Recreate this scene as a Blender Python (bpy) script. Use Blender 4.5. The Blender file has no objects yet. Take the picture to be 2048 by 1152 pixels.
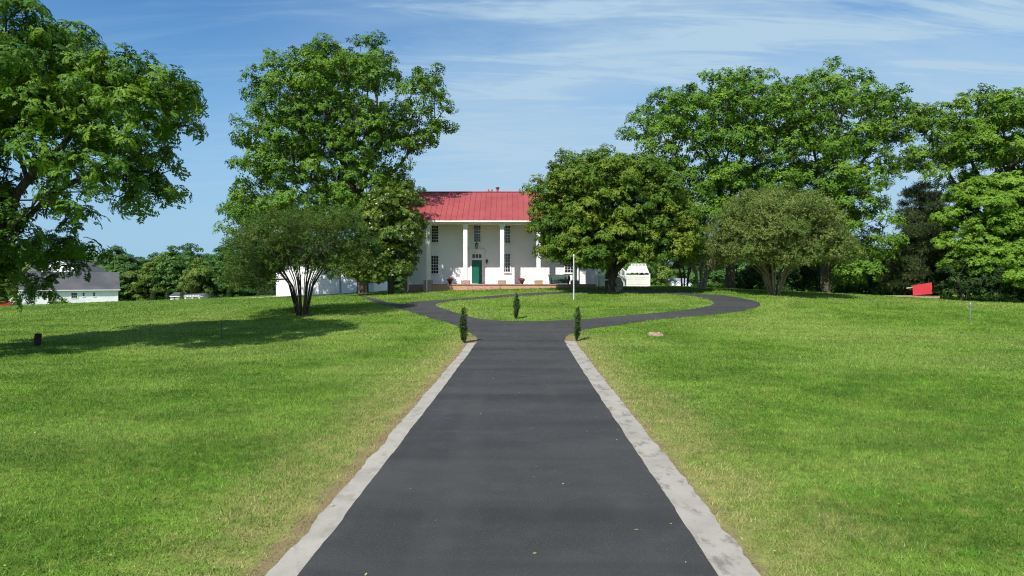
import bpy, bmesh, math, random
import numpy as np
from mathutils import Vector, Matrix
from mathutils.geometry import delaunay_2d_cdt
R = math.radians
rng = np.random.default_rng(7)
random.seed(7)
sc = bpy.context.scene
COL = sc.collection

# ------------------------------------------------------------------ camera geometry
F = 1365.0
CAM = np.array([0.0, 0.0, 3.0])
TH = math.atan(19 / F)
FW = np.array([0, math.cos(TH), -math.sin(TH)]); UP = np.array([0, math.sin(TH), math.cos(TH)])
def ray(u, v):
    return np.array([(u - 1024) / F, 0, 0]) + UP * ((576 - v) / F) + FW
def at(u, v, Y):
    d = ray(u, v); return CAM + d * (Y / d[1])
def hx(u, Y): return at(u, 557, Y)[0]
def hz(v, Y): return at(1024, v, Y)[2]

# ------------------------------------------------------------------ terrain
_ax = np.arange(-140, 140.1, 0.5)
_av = np.interp(_ax, [-140, -80, -60, -50, -36, -24, -15, -10, -4, 6, 16, 26, 36, 46, 60, 80, 140],
                [-1.5, -1.0, -0.3, 0.1, 0.6, 1.12, 1.50, 1.75, 2.0, 2.25, 2.25, 1.75, 1.25, 0.95, 0.7, 0.3, 0.0])
_k = np.exp(-0.5 * (np.arange(-24, 25) / 8.0) ** 2); _k /= _k.sum()
_av = np.convolve(np.pad(_av, 24, mode='edge'), _k, mode='valid')
def sstep(t):
    t = np.clip(t, 0, 1); return t * t * (3 - 2 * t)
def hgt(x, y):
    x = np.asarray(x, float); y = np.asarray(y, float)
    A = np.interp(x, _ax, _av)
    z = A * sstep((y - 27) / 34.0) - 3.6 * sstep((y - 82) / 50.0) - (A + .2) * sstep((y - 82) / 50.0)
    z = z + 0.035 * np.sin(x * .31 + 1.3) * np.sin(y * .27 + .4) * sstep((y - 10) / 20)
    z = z + 5.0 * sstep((y - 190) / 160.0)
    return z
def ground(u, v):
    d = ray(u, v); t = 2.0
    for i in range(6000):
        p = CAM + d * t
        if p[2] <= hgt(p[0], p[1]): break
        t += 0.04
    return np.array([p[0], p[1], float(hgt(p[0], p[1]))])

# ------------------------------------------------------------------ tags, meshes
ORG = {}
def tag(o, label=None, cat=None, group=None, kind=None):
    if label: o['label'] = label
    if cat: o['category'] = cat
    if group: o['group'] = group
    if kind: o['kind'] = kind
    return o
def thing(name, loc, label, cat, group=None):
    o = bpy.data.objects.new(name, None); COL.objects.link(o)
    o.empty_display_size = .2
    o.location = [float(c) for c in loc]; ORG[o.name] = np.array(loc, float)
    return tag(o, label, cat, group)
def link_mesh(name, me, mat, parent=None):
    o = bpy.data.objects.new(name, me); COL.objects.link(o)
    for m in (mat if isinstance(mat, (list, tuple)) else [mat]): me.materials.append(m)
    if parent is not None:
        o.parent = parent; ORG[o.name] = ORG[parent.name]
    else: ORG[o.name] = np.zeros(3)
    return o
def np_mesh(name, V, k, mat, parent=None, attrs=None, smooth=False):
    """V (n*k,3) unshared polygons of k corners"""
    V = np.asarray(V, np.float32)
    if parent is not None: V = V - ORG[parent.name].astype(np.float32)
    n = len(V) // k
    me = bpy.data.meshes.new(name)
    me.vertices.add(n * k); me.vertices.foreach_set('co', V.ravel())
    me.loops.add(n * k); me.loops.foreach_set('vertex_index', np.arange(n * k, dtype=np.int32))
    me.polygons.add(n); me.polygons.foreach_set('loop_start', np.arange(0, n * k, k, dtype=np.int32))
    me.update(calc_edges=True)
    for an, av in (attrs or {}).items():
        a = me.attributes.new(an, 'FLOAT', 'POINT'); a.data.foreach_set('value', np.asarray(av, np.float32))
    return link_mesh(name, me, mat, parent)
class MB:
    def __init__(s): s.v = []; s.f = []; s.m = []
    def quad(s, a, b, c, d, mi=0):
        i = len(s.v); s.v += [tuple(a), tuple(b), tuple(c), tuple(d)]; s.f.append((i, i+1, i+2, i+3)); s.m.append(mi)
    def poly(s, pts, mi=0):
        i = len(s.v); s.v += [tuple(p) for p in pts]; s.f.append(tuple(range(i, i+len(pts)))); s.m.append(mi)
    def box(s, x0, x1, y0, y1, z0, z1, mi=0):
        i = len(s.v)
        s.v += [(x, y, z) for z in (z0, z1) for y in (y0, y1) for x in (x0, x1)]
        for q in ((0,2,3,1),(4,5,7,6),(0,1,5,4),(2,6,7,3),(0,4,6,2),(1,3,7,5)):
            s.f.append(tuple(i+j for j in q)); s.m.append(mi)
    def frustum(s, cx, cy, z0, z1, ax0, ay0, ax1, ay1, mi=0):
        i = len(s.v)
        for z, ax, ay in ((z0, ax0, ay0), (z1, ax1, ay1)):
            s.v += [(cx-ax, cy-ay, z), (cx+ax, cy-ay, z), (cx-ax, cy+ay, z), (cx+ax, cy+ay, z)]
        for q in ((0,2,3,1),(4,5,7,6),(0,1,5,4),(2,6,7,3),(0,4,6,2),(1,3,7,5)):
            s.f.append(tuple(i+j for j in q)); s.m.append(mi)
    def tube(s, p, q, r0, r1=None, n=8, caps=True, mi=0):
        r1 = r0 if r1 is None else r1
        p = Vector(p); q = Vector(q); d = (q-p).normalized()
        a = d.orthogonal().normalized(); b = d.cross(a)
        i = len(s.v)
        for c, r in ((p, r0), (q, r1)):
            for k in range(n):
                t = 2*math.pi*k/n; s.v.append(tuple(c + a*(r*math.cos(t)) + b*(r*math.sin(t))))
        for k in range(n):
            s.f.append((i+k, i+(k+1) % n, i+n+(k+1) % n, i+n+k)); s.m.append(mi)
        if caps:
            s.f.append(tuple(i+k for k in reversed(range(n)))); s.f.append(tuple(i+n+k for k in range(n))); s.m += [mi, mi]
    def lathe(s, c, prof, n=16, mi=0):
        i = len(s.v); c = Vector(c)
        for r, z in prof:
            for k in range(n):
                t = 2*math.pi*k/n; s.v.append((c.x+r*math.cos(t), c.y+r*math.sin(t), c.z+z))
        for j in range(len(prof)-1):
            for k in range(n):
                s.f.append((i+j*n+k, i+j*n+(k+1) % n, i+(j+1)*n+(k+1) % n, i+(j+1)*n+k)); s.m.append(mi)
        s.f.append(tuple(i+k for k in reversed(range(n)))); s.f.append(tuple(i+(len(prof)-1)*n+k for k in range(n))); s.m += [mi, mi]
    def bar(s, p, q, w, h, mi=0):
        p = Vector(p); q = Vector(q); d = (q-p).normalized()
        a = d.cross(Vector((0,0,1)))
        a = a.normalized() if a.length > .01 else Vector((1,0,0)); b = a.cross(d)
        i = len(s.v)
        for c in (p, q):
            for sa, sb in ((-1,-1),(1,-1),(1,1),(-1,1)): s.v.append(tuple(c + a*(sa*w/2) + b*(sb*h/2)))
        for f in ((0,3,2,1),(4,5,6,7),(0,1,5,4),(1,2,6,5),(2,3,7,6),(3,0,4,7)):
            s.f.append(tuple(i+j for j in f)); s.m.append(mi)
    def build(s, name, mat, parent=None, bevel=0, smooth=False):
        V = np.array(s.v, float)
        if parent is not None: V = V - ORG[parent.name]
        me = bpy.data.meshes.new(name); me.from_pydata([tuple(p) for p in V], [], s.f)
        if any(s.m): me.polygons.foreach_set('material_index', s.m)
        if smooth: me.polygons.foreach_set('use_smooth', [True]*len(s.f))
        me.update()
        o = link_mesh(name, me, mat, parent)
        if bevel:
            b = o.modifiers.new('bevel', 'BEVEL'); b.width = bevel; b.segments = 2; b.limit_method = 'ANGLE'
        return o

# ------------------------------------------------------------------ materials
class NT:
    def __init__(s, m): s.t = m.node_tree; s.n = s.t.nodes; s.l = s.t.links
    def add(s, typ, **kw):
        x = s.n.new(typ)
        for k, v in kw.items():
            if k.startswith('_'): setattr(x, k[1:], v)
            else: s.put(x.inputs[k.replace('__', ' ')] if not k.isdigit() else x.inputs[int(k)], v)
        return x
    def put(s, inp, v):
        if hasattr(v, 'is_output') and v.is_output: s.l.new(v, inp)
        else: inp.default_value = v
    def math(s, op, a, b=0.0, clamp=False, c=None):
        x = s.n.new('ShaderNodeMath'); x.operation = op; x.use_clamp = clamp
        s.put(x.inputs[0], a); s.put(x.inputs[1], b)
        if c is not None: s.put(x.inputs[2], c)
        return x.outputs[0]
    def mix(s, f, a, b):
        x = s.n.new('ShaderNodeMix'); x.data_type = 'RGBA'
        s.put(x.inputs[0], f)
        s.put(x.inputs[6], a if hasattr(a, 'is_output') else (*a[:3], 1)); s.put(x.inputs[7], b if hasattr(b, 'is_output') else (*b[:3], 1))
        return x.outputs[2]
    def ramp(s, f, lo, hi):
        x = s.n.new('ShaderNodeMapRange'); x.interpolation_type = 'SMOOTHSTEP'
        s.put(x.inputs[0], f); x.inputs[1].default_value = lo; x.inputs[2].default_value = hi
        return x.outputs[0]
    def noise(s, vec, scale, detail=4.0, rough=.55, dist=0.0):
        x = s.n.new('ShaderNodeTexNoise')
        if vec is not None: s.put(x.inputs['Vector'], vec)
        x.inputs['Scale'].default_value = scale; x.inputs['Detail'].default_value = detail
        x.inputs['Roughness'].default_value = rough; x.inputs['Distortion'].default_value = dist
        return x.outputs[0]
    def vscale(s, vec, sx, sy, sz):
        x = s.n.new('ShaderNodeMapping'); s.put(x.inputs[0], vec); x.inputs[3].default_value = (sx, sy, sz)
        return x.outputs[0]
def new_mat(name):
    m = bpy.data.materials.new(name); m.use_nodes = True
    t = NT(m); b = t.n['Principled BSDF']
    return m, t, b
def pos(t): return t.n.new('ShaderNodeNewGeometry').outputs['Position']
def simple(name, c, rough=.6, c2=None, scale=3.0, bump=0.0, bscale=30.0, metal=0.0, spec=.4, lo=.35, hi=.7):
    m, t, b = new_mat(name)
    b.inputs['Roughness'].default_value = rough; b.inputs['Metallic'].default_value = metal
    b.inputs['Specular IOR Level'].default_value = spec
    p = pos(t)
    if c2 is None: c2 = tuple(x * .82 for x in c)
    t.put(b.inputs['Base Color'], t.mix(t.ramp(t.noise(p, scale, 5), lo, hi), c, c2))
    if bump:
        bn = t.add('ShaderNodeBump', Strength=bump, Distance=.02); t.put(bn.inputs['Height'], t.noise(p, bscale, 4))
        t.put(b.inputs['Normal'], bn.outputs[0])
    return m
def leaf_mat(name, dark, mid, light, rough=.55, spec=.18, trans=.2):
    m, t, b = new_mat(name)
    a = t.n.new('ShaderNodeAttribute'); a.attribute_name = 'tint'
    f = a.outputs['Fac']
    c = t.mix(t.ramp(f, 0.0, .55), dark, mid); c = t.mix(t.ramp(f, .5, 1.0), c, light)
    t.put(b.inputs['Base Color'], c)
    b.inputs['Roughness'].default_value = rough; b.inputs['Specular IOR Level'].default_value = spec
    tr = t.n.new('ShaderNodeBsdfTranslucent')
    hs = t.add('ShaderNodeHueSaturation', Hue=.498, Saturation=1.1, Value=1.25); t.put(hs.inputs['Color'], c)
    t.put(tr.inputs['Color'], hs.outputs[0])
    mx = t.n.new('ShaderNodeMixShader'); mx.inputs[0].default_value = trans
    t.l.new(b.outputs[0], mx.inputs[1]); t.l.new(tr.outputs[0], mx.inputs[2])
    t.l.new(mx.outputs[0], t.n['Material Output'].inputs[0])
    return m
def bark(name, c, c2, sc_=4.0):
    m, t, b = new_mat(name); p = pos(t)
    v = t.vscale(p, 1, 1, .22)
    n = t.noise(v, sc_ * 2.5, 6, .65)
    t.put(b.inputs['Base Color'], t.mix(t.ramp(n, .35, .65), c, c2)); b.inputs['Roughness'].default_value = .9
    b.inputs['Specular IOR Level'].default_value = .1
    bn = t.add('ShaderNodeBump', Strength=.8, Distance=.06); t.put(bn.inputs['Height'], n); t.put(b.inputs['Normal'], bn.outputs[0])
    return m
def brick_mat(name, c1, c2, mortar, off=0.0):
    m, t, b = new_mat(name); p = pos(t)
    s = t.n.new('ShaderNodeSeparateXYZ'); t.put(s.inputs[0], p)
    cb = t.n.new('ShaderNodeCombineXYZ')
    t.put(cb.inputs[0], t.math('ADD', s.outputs[0], t.math('MULTIPLY', s.outputs[1], .97))); t.put(cb.inputs[1], s.outputs[2])
    br = t.add('ShaderNodeTexBrick', Vector=cb.outputs[0], Scale=1.0, Color1=(*c1, 1), Color2=(*c2, 1), Mortar=(*mortar, 1))
    br.inputs['Mortar Size'].default_value = .009; br.inputs['Brick Width'].default_value = .21; br.inputs['Row Height'].default_value = .072
    br.inputs['Bias'].default_value = -.1
    n = t.noise(p, 2.2, 5)
    c = t.mix(t.math('MULTIPLY', t.ramp(n, .5, .8), .25), br.outputs[0], (.5, .46, .42))
    n2 = t.noise(p, 14, 3); c = t.mix(t.math('MULTIPLY', t.ramp(n2, .5, .8), .4), c, (.16, .06, .05))
    t.put(b.inputs['Base Color'], c); b.inputs['Roughness'].default_value = .9
    bn = t.add('ShaderNodeBump', Strength=.6, Distance=.01); t.put(bn.inputs['Height'], br.outputs[1]); bn.invert = True
    t.put(b.inputs['Normal'], bn.outputs[0])
    return m

M = {}
M['white'] = simple('white_paint', (.80, .80, .79), .5, (.72, .72, .70), .8)
M['siding'] = simple('white_siding', (.86, .86, .87), .55, (.80, .80, .80), .7, lo=.42, hi=.8)
M['trim'] = simple('white_trim', (.83, .83, .82), .45, (.76, .76, .74), 1.2)
M['porch_ceiling'] = simple('painted_ceiling', (.76, .76, .74), .7)
M['red_roof'] = simple('red_metal_roof', (.30, .064, .066), .55, (.255, .05, .052), .6, spec=.3)
M['red_roof2'] = simple('bright_red_metal', (.40, .026, .038), .55, (.34, .022, .032), 1.0, spec=.3)
M['grey_roof'] = simple('grey_shingle', (.060, .062, .075), .85, (.095, .092, .10), .35, bump=.4, bscale=12)
M['pale_roof'] = simple('pale_shingle', (.20, .22, .26), .85, (.16, .18, .21), .4)
M['door_green'] = simple('green_door_paint', (.010, .125, .085), .35, (.008, .105, .07), 2.0)
M['black'] = simple('black_metal', (.02, .02, .02), .5)
M['brass'] = simple('brass', (.5, .36, .14), .35, metal=1.0)
M['glass'] = simple('window_glass', (.012, .014, .016), .06, (.03, .034, .04), .9, spec=.6)
M['lamp_glass'] = simple('lantern_glass', (.35, .36, .36), .15)
M['brick'] = brick_mat('red_brick', (.34, .10, .065), (.44, .19, .12), (.48, .42, .37))
M['brick2'] = brick_mat('weathered_brick', (.36, .17, .14), (.46, .27, .23), (.5, .45, .43))
M['brick3'] = brick_mat('orange_brick', (.50, .19, .08), (.52, .27, .15), (.5, .42, .34))
M['concrete'] = None
M['wicker'] = simple('green_wicker', (.018, .05, .042), .6, (.03, .075, .062), 25, bump=.7, bscale=60)
M['wicker_cushion'] = simple('grey_green_cushion', (.05, .10, .09), .9, (.04, .085, .075), 4)
M['pot'] = simple('dark_pot', (.03, .028, .026), .5)
M['flower'] = leaf_mat('red_flower', (.25, .03, .02), (.42, .05, .04), (.5, .16, .06), trans=.2)
M['stone'] = simple('millstone', (.23, .21, .19), .95, (.13, .125, .115), 5, bump=.6, bscale=18)
M['wood'] = simple('pale_timber', (.50, .42, .27), .8, (.40, .33, .20), 3)
M['stump'] = bark('old_wood', (.03, .022, .018), (.075, .055, .042), 5)
M['stump_cut'] = simple('stump_chips', (.36, .26, .20), .95, (.20, .12, .085), 6, bump=.8, bscale=20)
M['pole_paint'] = simple('weathered_white_paint', (.56, .56, .55), .6)
M['galv'] = simple('grey_steel', (.36, .38, .40), .45, (.25, .26, .28), 8, metal=.6)
M['greenpaint'] = simple('green_steel', (.02, .09, .06), .5)
M['red_car'] = simple('red_car_paint', (.35, .015, .015), .25)
M['tyre'] = simple('rubber', (.02, .02, .02), .8)
M['bark'] = bark('grey_brown_bark', (.060, .047, .038), (.15, .125, .105))
M['bark_dark'] = bark('dark_bark', (.04, .032, .026), (.10, .082, .068))
M['bark_pale'] = bark('tan_smooth_bark', (.20, .135, .085), (.36, .27, .19), 2)
M['bark_grey'] = bark('grey_stem_bark', (.24, .20, .165), (.40, .34, .29), 2)
M['leaf_oak'] = leaf_mat('mid_green_leaf', (.040, .100, .009), (.094, .190, .014), (.155, .25, .024), trans=.18)
M['leaf_right'] = leaf_mat('fresh_green_leaf', (.042, .106, .010), (.098, .202, .016), (.165, .262, .026), trans=.2)
M['leaf_walnut'] = leaf_mat('walnut_leaf', (.037, .098, .009), (.088, .182, .012), (.155, .25, .020), trans=.2)
M['leaf_round'] = leaf_mat('dark_green_leaf', (.034, .09, .009), (.088, .160, .013), (.18, .225, .022), trans=.12)
M['leaf_magnolia'] = leaf_mat('glossy_leaf', (.042, .09, .010), (.10, .165, .016), (.20, .25, .04), rough=.32, spec=.35, trans=.15)
M['leaf_crape'] = leaf_mat('dull_green_leaf', (.034, .085, .014), (.070, .135, .018), (.13, .165, .028))
M['leaf_crape_olive'] = leaf_mat('olive_leaf', (.085, .145, .028), (.15, .205, .045), (.22, .25, .075))
M['leaf_bright'] = leaf_mat('lime_leaf', (.08, .165, .014), (.15, .275, .024), (.22, .36, .04), trans=.3)
M['leaf_cedar'] = leaf_mat('cedar_foliage', (.03, .06, .022), (.075, .105, .036), (.15, .17, .065), trans=.1)
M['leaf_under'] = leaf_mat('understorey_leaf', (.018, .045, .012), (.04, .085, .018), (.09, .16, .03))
M['leaf_column'] = leaf_mat('yew_foliage', (.02, .045, .014), (.045, .085, .022), (.10, .15, .04), trans=.12)
M['leaf_far'] = leaf_mat('far_green_leaf', (.042, .105, .026), (.08, .175, .034), (.14, .245, .05))
M['leaf_far2'] = leaf_mat('far_dark_leaf', (.03, .08, .024), (.056, .13, .03), (.09, .18, .04))
M['leaf_far3'] = leaf_mat('far_yellow_leaf', (.07, .12, .022), (.12, .185, .03), (.18, .24, .05))

# driveway frame in plan
gL0, gL1 = ground(600, 1152), ground(955, 680)
gR0, gR1 = ground(1435, 1152), ground(1128, 680)
def lin(a, b, y): return a[0] + (b[0]-a[0]) * (y - a[1]) / (b[1]-a[1])
slopeL = (gL1[0]-gL0[0])/(gL1[1]-gL0[1]); slopeR = (gR1[0]-gR0[0])/(gR1[1]-gR0[1])
SL = (slopeL+slopeR)/2
C0 = (gL0[0] - slopeL*gL0[1] + gR0[0] - slopeR*gR0[1]) / 2
HW = abs(gR0[0]-gL0[0])/2
YEND = gL1[1]
print('drive', gL0, gL1, gR0, gR1, SL, C0, HW)

def lawn_color(t, blades):
    p = pos(t)
    s = t.n.new('ShaderNodeSeparateXYZ'); t.put(s.inputs[0], p)
    flat = t.vscale(p, 1, 1, 0)
    big = t.noise(flat, .09, 3, .6, .5); mid = t.noise(flat, .45, 4, .6, .8); sm = t.noise(flat, 2.2, 4, .65, .6); fine = t.noise(flat, 14, 3, .6)
    streak = t.noise(t.vscale(flat, .12, .9, 1), .8, 3, .6)
    g1, g2, g3 = (.066, .160, .013), (.122, .238, .024), (.205, .288, .060)
    c = t.mix(t.ramp(mid, .36, .64), g1, g2)
    c = t.mix(t.math('MULTIPLY', t.ramp(big, .40, .64), .7), c, g3)
    c = t.mix(t.math('MULTIPLY', t.ramp(sm, .50, .70), .55), c, (.235, .27, .058))      # thin, yellowed turf
    c = t.mix(t.math('MULTIPLY', t.ramp(t.noise(flat, .8, 5, .7, 1.0), .56, .74), .5), c, (.155, .15, .045))
    c = t.mix(t.math('MULTIPLY', t.ramp(t.noise(flat, 1.3, 3, .6, .6), .60, .72), .65), c, (.085, .25, .018))  # clover
    c = t.mix(t.math('MULTIPLY', t.ramp(streak, .5, .75), .35), c, (.20, .27, .045))
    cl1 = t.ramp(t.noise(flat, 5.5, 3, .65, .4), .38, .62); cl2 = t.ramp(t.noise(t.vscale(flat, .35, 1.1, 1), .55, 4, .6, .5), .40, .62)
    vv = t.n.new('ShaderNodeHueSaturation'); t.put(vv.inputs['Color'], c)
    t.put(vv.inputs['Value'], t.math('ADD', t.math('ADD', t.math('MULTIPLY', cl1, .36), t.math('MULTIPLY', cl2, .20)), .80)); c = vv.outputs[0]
    c = t.mix(t.math('MULTIPLY', t.ramp(t.noise(flat, 9.0, 2, .6), .66, .74), .55), c, (.26, .36, .06))
    lat = t.math('ABSOLUTE', t.math('SUBTRACT', t.math('SUBTRACT', s.outputs[0], C0), t.math('MULTIPLY', s.outputs[1], SL)))
    dist = t.math('SUBTRACT', lat, HW + .38)
    front = t.math('SUBTRACT', 1.0, t.ramp(s.outputs[1], YEND-1, YEND + 4))
    wob = t.math('ADD', dist, t.math('MULTIPLY', t.math('SUBTRACT', mid, .5), 2.2))
    dry = t.math('MULTIPLY', t.math('MULTIPLY', t.math('SUBTRACT', 1.0, t.ramp(wob, .0, 2.3)), t.math('ADD', t.math('MULTIPLY', t.ramp(sm, .3, .65), .75), .25)), front)
    c = t.mix(t.math('MULTIPLY', dry, .88), c, (.36, .335, .125))
    wob2 = t.math('ADD', dist, t.math('MULTIPLY', t.math('SUBTRACT', sm, .5), 1.0))
    soil = t.math('MULTIPLY', t.math('SUBTRACT', 1.0, t.ramp(wob2, -.02, .26)), front)
    c = t.mix(t.math('MULTIPLY', soil, .8 if not blades else .45), c, (.30, .205, .125))
    return c, fine, p
m, t, b = new_mat('lawn_turf')
c, fine, p = lawn_color(t, False)
hs = t.add('ShaderNodeHueSaturation', Hue=.49, Saturation=.97, Value=.85); t.put(hs.inputs['Color'], c)
c = t.mix(t.math('MULTIPLY', t.ramp(t.noise(p, 40, 3, .7), .4, .7), .5), hs.outputs[0], (.10, .12, .03))
t.put(b.inputs['Base Color'], c); b.inputs['Roughness'].default_value = .95; b.inputs['Specular IOR Level'].default_value = .05
bn = t.add('ShaderNodeBump', Strength=.7, Distance=.05); t.put(bn.inputs['Height'], t.noise(p, 24, 4, .7)); t.put(b.inputs['Normal'], bn.outputs[0])
M['lawn'] = m
m, t, b = new_mat('grass_blade')
c, fine, p = lawn_color(t, True)
a = t.n.new('ShaderNodeAttribute'); a.attribute_name = 'tint'
hs = t.n.new('ShaderNodeHueSaturation'); t.put(hs.inputs['Color'], c)
t.put(hs.inputs['Value'], t.math('ADD', t.math('MULTIPLY', a.outputs['Fac'], 1.0), .60)); hs.inputs['Saturation'].default_value = 1.0
c = t.mix(t.math('MULTIPLY', t.ramp(a.outputs['Fac'], .90, 1.0), .5), hs.outputs[0], (.40, .37, .16))
t.put(b.inputs['Base Color'], c); b.inputs['Roughness'].default_value = .5; b.inputs['Specular IOR Level'].default_value = .25
tr = t.n.new('ShaderNodeBsdfTranslucent'); t.put(tr.inputs['Color'], c)
mx = t.n.new('ShaderNodeMixShader'); mx.inputs[0].default_value = .3
t.l.new(b.outputs[0], mx.inputs[1]); t.l.new(tr.outputs[0], mx.inputs[2]); t.l.new(mx.outputs[0], t.n['Material Output'].inputs[0])
M['blade'] = m
# asphalt
m, t, b = new_mat('asphalt'); p = pos(t)
n1 = t.noise(t.vscale(p, .22, .75, 1), .9, 4, .6, .3); n2 = t.noise(p, 1.6, 5, .6); n3 = t.noise(p, 130, 2, .7); n4 = t.noise(p, 55, 2, .5)
c = t.mix(t.ramp(n1, .35, .68), (.019, .019, .0195), (.037, .0365, .0365))
c = t.mix(t.math('MULTIPLY', t.ramp(n2, .45, .75), .5), c, (.052, .052, .052))
c = t.mix(t.math('MULTIPLY', t.ramp(n3, .45, .66), .75), c, (.105, .105, .107))
c = t.mix(t.math('MULTIPLY', t.ramp(n4, .66, .72), .75), c, (.17, .17, .165))
n5 = t.noise(t.vscale(p, .05, .55, 1), 1.0, 3, .5, .2); c = t.mix(t.math('MULTIPLY', t.ramp(n5, .5, .64), .45), c, (.02, .02, .021))
n6 = t.noise(t.vscale(p, 1.3, .05, 1), .8, 3, .5); c = t.mix(t.math('MULTIPLY', t.ramp(n6, .5, .7), .25), c, (.07, .07, .07))
t.put(b.inputs['Base Color'], c); b.inputs['Roughness'].default_value = .8; b.inputs['Specular IOR Level'].default_value = .3
bn = t.add('ShaderNodeBump', Strength=.8, Distance=.01); t.put(bn.inputs['Height'], n3); t.put(b.inputs['Normal'], bn.outputs[0])
M['asphalt'] = m
def concrete(name, base, stain, amount):
    m, t, b = new_mat(name); p = pos(t)
    n = t.noise(p, 1.1, 5, .6, .4); n2 = t.noise(t.vscale(p, 1.6, .8, 1), 2.2, 5, .7); n3 = t.noise(p, 45, 3)
    c = t.mix(t.ramp(n, .35, .7), base, tuple(x*.8 for x in base))
    c = t.mix(t.math('MULTIPLY', t.ramp(n2, .49, .66), amount), c, stain)
    c = t.mix(t.math('MULTIPLY', t.ramp(n3, .5, .75), .35), c, tuple(x*.6 for x in base))
    t.put(b.inputs['Base Color'], c); b.inputs['Roughness'].default_value = .9
    bn = t.add('ShaderNodeBump', Strength=.4, Distance=.01); t.put(bn.inputs['Height'], n3); t.put(b.inputs['Normal'], bn.outputs[0])
    return m
M['kerb'] = concrete('kerb_concrete', (.345, .32, .28), (.20, .18, .15), .6)
M['kerb_stained'] = concrete('stained_kerb_concrete', (.335, .31, .27), (.12, .108, .09), .75)
M['concrete'] = concrete('apron_concrete', (.50, .46, .40), (.36, .33, .28), .5)

# ------------------------------------------------------------------ ground, driveway, grass
def tensor(xs, ys, name, mat):
    X, Y = np.meshgrid(xs, ys); Z = hgt(X, Y)
    V = np.stack([X, Y, Z], -1).reshape(-1, 3); nx, ny = len(xs), len(ys)
    i = (np.arange(ny-1)[:, None]*nx + np.arange(nx-1)[None]).ravel()
    Fq = np.stack([i, i+1, i+nx+1, i+nx], -1)
    me = bpy.data.meshes.new(name)
    me.vertices.add(len(V)); me.vertices.foreach_set('co', V.astype(np.float32).ravel())
    me.loops.add(Fq.size); me.loops.foreach_set('vertex_index', Fq.astype(np.int32).ravel())
    me.polygons.add(len(Fq)); me.polygons.foreach_set('loop_start', np.arange(0, Fq.size, 4, dtype=np.int32))
    me.polygons.foreach_set('use_smooth', np.ones(len(Fq), bool))
    me.update(calc_edges=True)
    return link_mesh(name, me, mat)
xs = np.concatenate([[-2500, -1200, -600, -350, -220, -160, -120, -95], np.arange(-80, 80.1, .8), [95, 120, 160, 220, 350, 600, 1200, 2500]])
ys = np.concatenate([[-400, -100, -40, -15], np.arange(-4, 92, .8), [95, 100, 106, 112, 120, 128, 136, 150, 170, 190, 210, 240, 270, 310, 360, 500, 900, 1600, 3000]])
tag(tensor(xs, ys, 'lawn', M['lawn']), 'mown green lawn rising to the house on a low mound', None, None, 'structure')

def smooth_poly(pts, step=.5, closed=False):
    P = [np.array(p[:2], float) for p in pts]; out = []
    n = len(P)
    for i in range(n if closed else n-1):
        p0 = P[i-1] if (closed or i > 0) else P[0]; p1 = P[i]; p2 = P[(i+1) % n]
        p3 = P[(i+2) % n] if (closed or i+2 < n) else P[-1]
        k = max(2, int(np.linalg.norm(p2-p1)/step))
        for j in range(k):
            s = j/k
            out.append(.5*((2*p1) + (-p0+p2)*s + (2*p0-5*p1+4*p2-p3)*s*s + (-p0+3*p1-3*p2+p3)*s**3))
    if not closed: out.append(P[-1])
    return out
def wob(a, b, step, amp):
    a = np.array(a[:2]); b = np.array(b[:2]); L = np.linalg.norm(b-a); n = int(L/step)
    d = (b-a)/L; nn = np.array([-d[1], d[0]])
    w = np.convolve(rng.normal(0, 1, n+9), np.ones(5)/5, mode='same')[4:4+n+1]*amp
    w[0] = w[-1] = 0
    return [a + (b-a)*(i/n) + nn*w[i] for i in range(n+1)]
G = lambda l: [ground(u, v) for u, v in l]
Y0 = -6.0
Lstart = (lin(gL0, gL1, Y0), Y0); Rstart = (lin(gR0, gR1, Y0), Y0)
eL = wob(Lstart, gL1, .15, .018); eR = wob(gR1, Rstart, .15, .018)
jl = smooth_poly([gL1] + G([(947, 671), (921, 656), (894, 645), (860, 636), (818, 623.5), (790, 614.5), (758, 608.8)]))
gar_l = [np.array(p) for p in [(-15.2, 62.0), (-19.5, 66.0), (-24.5, 68.0), (-29.5, 69.0)]]
jl2 = smooth_poly([jl[-1]] + gar_l)
back = smooth_poly([(-29.5, 71.5), (-24, 71.2), (-18.5, 69.0)] + [ground(780, 605.2)[:2], ground(837, 602.5)[:2], ground(932, 596.5)[:2], ground(1024, 588.5)[:2], ground(1111, 584.2)[:2]])
rtop = smooth_poly([back[-1]] + G([(1180, 581.5), (1260, 580.8), (1340, 583.5), (1404, 588.5), (1446, 591), (1484, 597), (1510, 603), (1522, 608.5), (1510, 616.5), (1484, 622), (1427, 629.5), (1313, 640), (1237, 650), (1180, 658), (1138, 669)]) + [gR1])
island = smooth_poly(G([(869.5, 610.5), (878, 606), (900, 603.2), (932, 600), (1008, 595), (1104, 588.6), (1180, 585.6), (1260, 585), (1340, 588.5), (1389, 593), (1420, 601), (1427, 608.5), (1389, 618), (1325, 625), (1256, 631), (1190, 637), (1122, 641), (1060, 643), (1008, 642.4), (960, 638), (920, 628.5), (886, 617)]), .5, True)
def ragged(P, amp):
    return np.array(P)+rng.normal(0, amp, (len(P), 2))
outer = np.concatenate([np.array(eL[:-1]), ragged(jl[:-1]+jl2+back[:-1]+rtop[:-1], .035), np.array(eR)]); island = ragged(island, .035)
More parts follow.
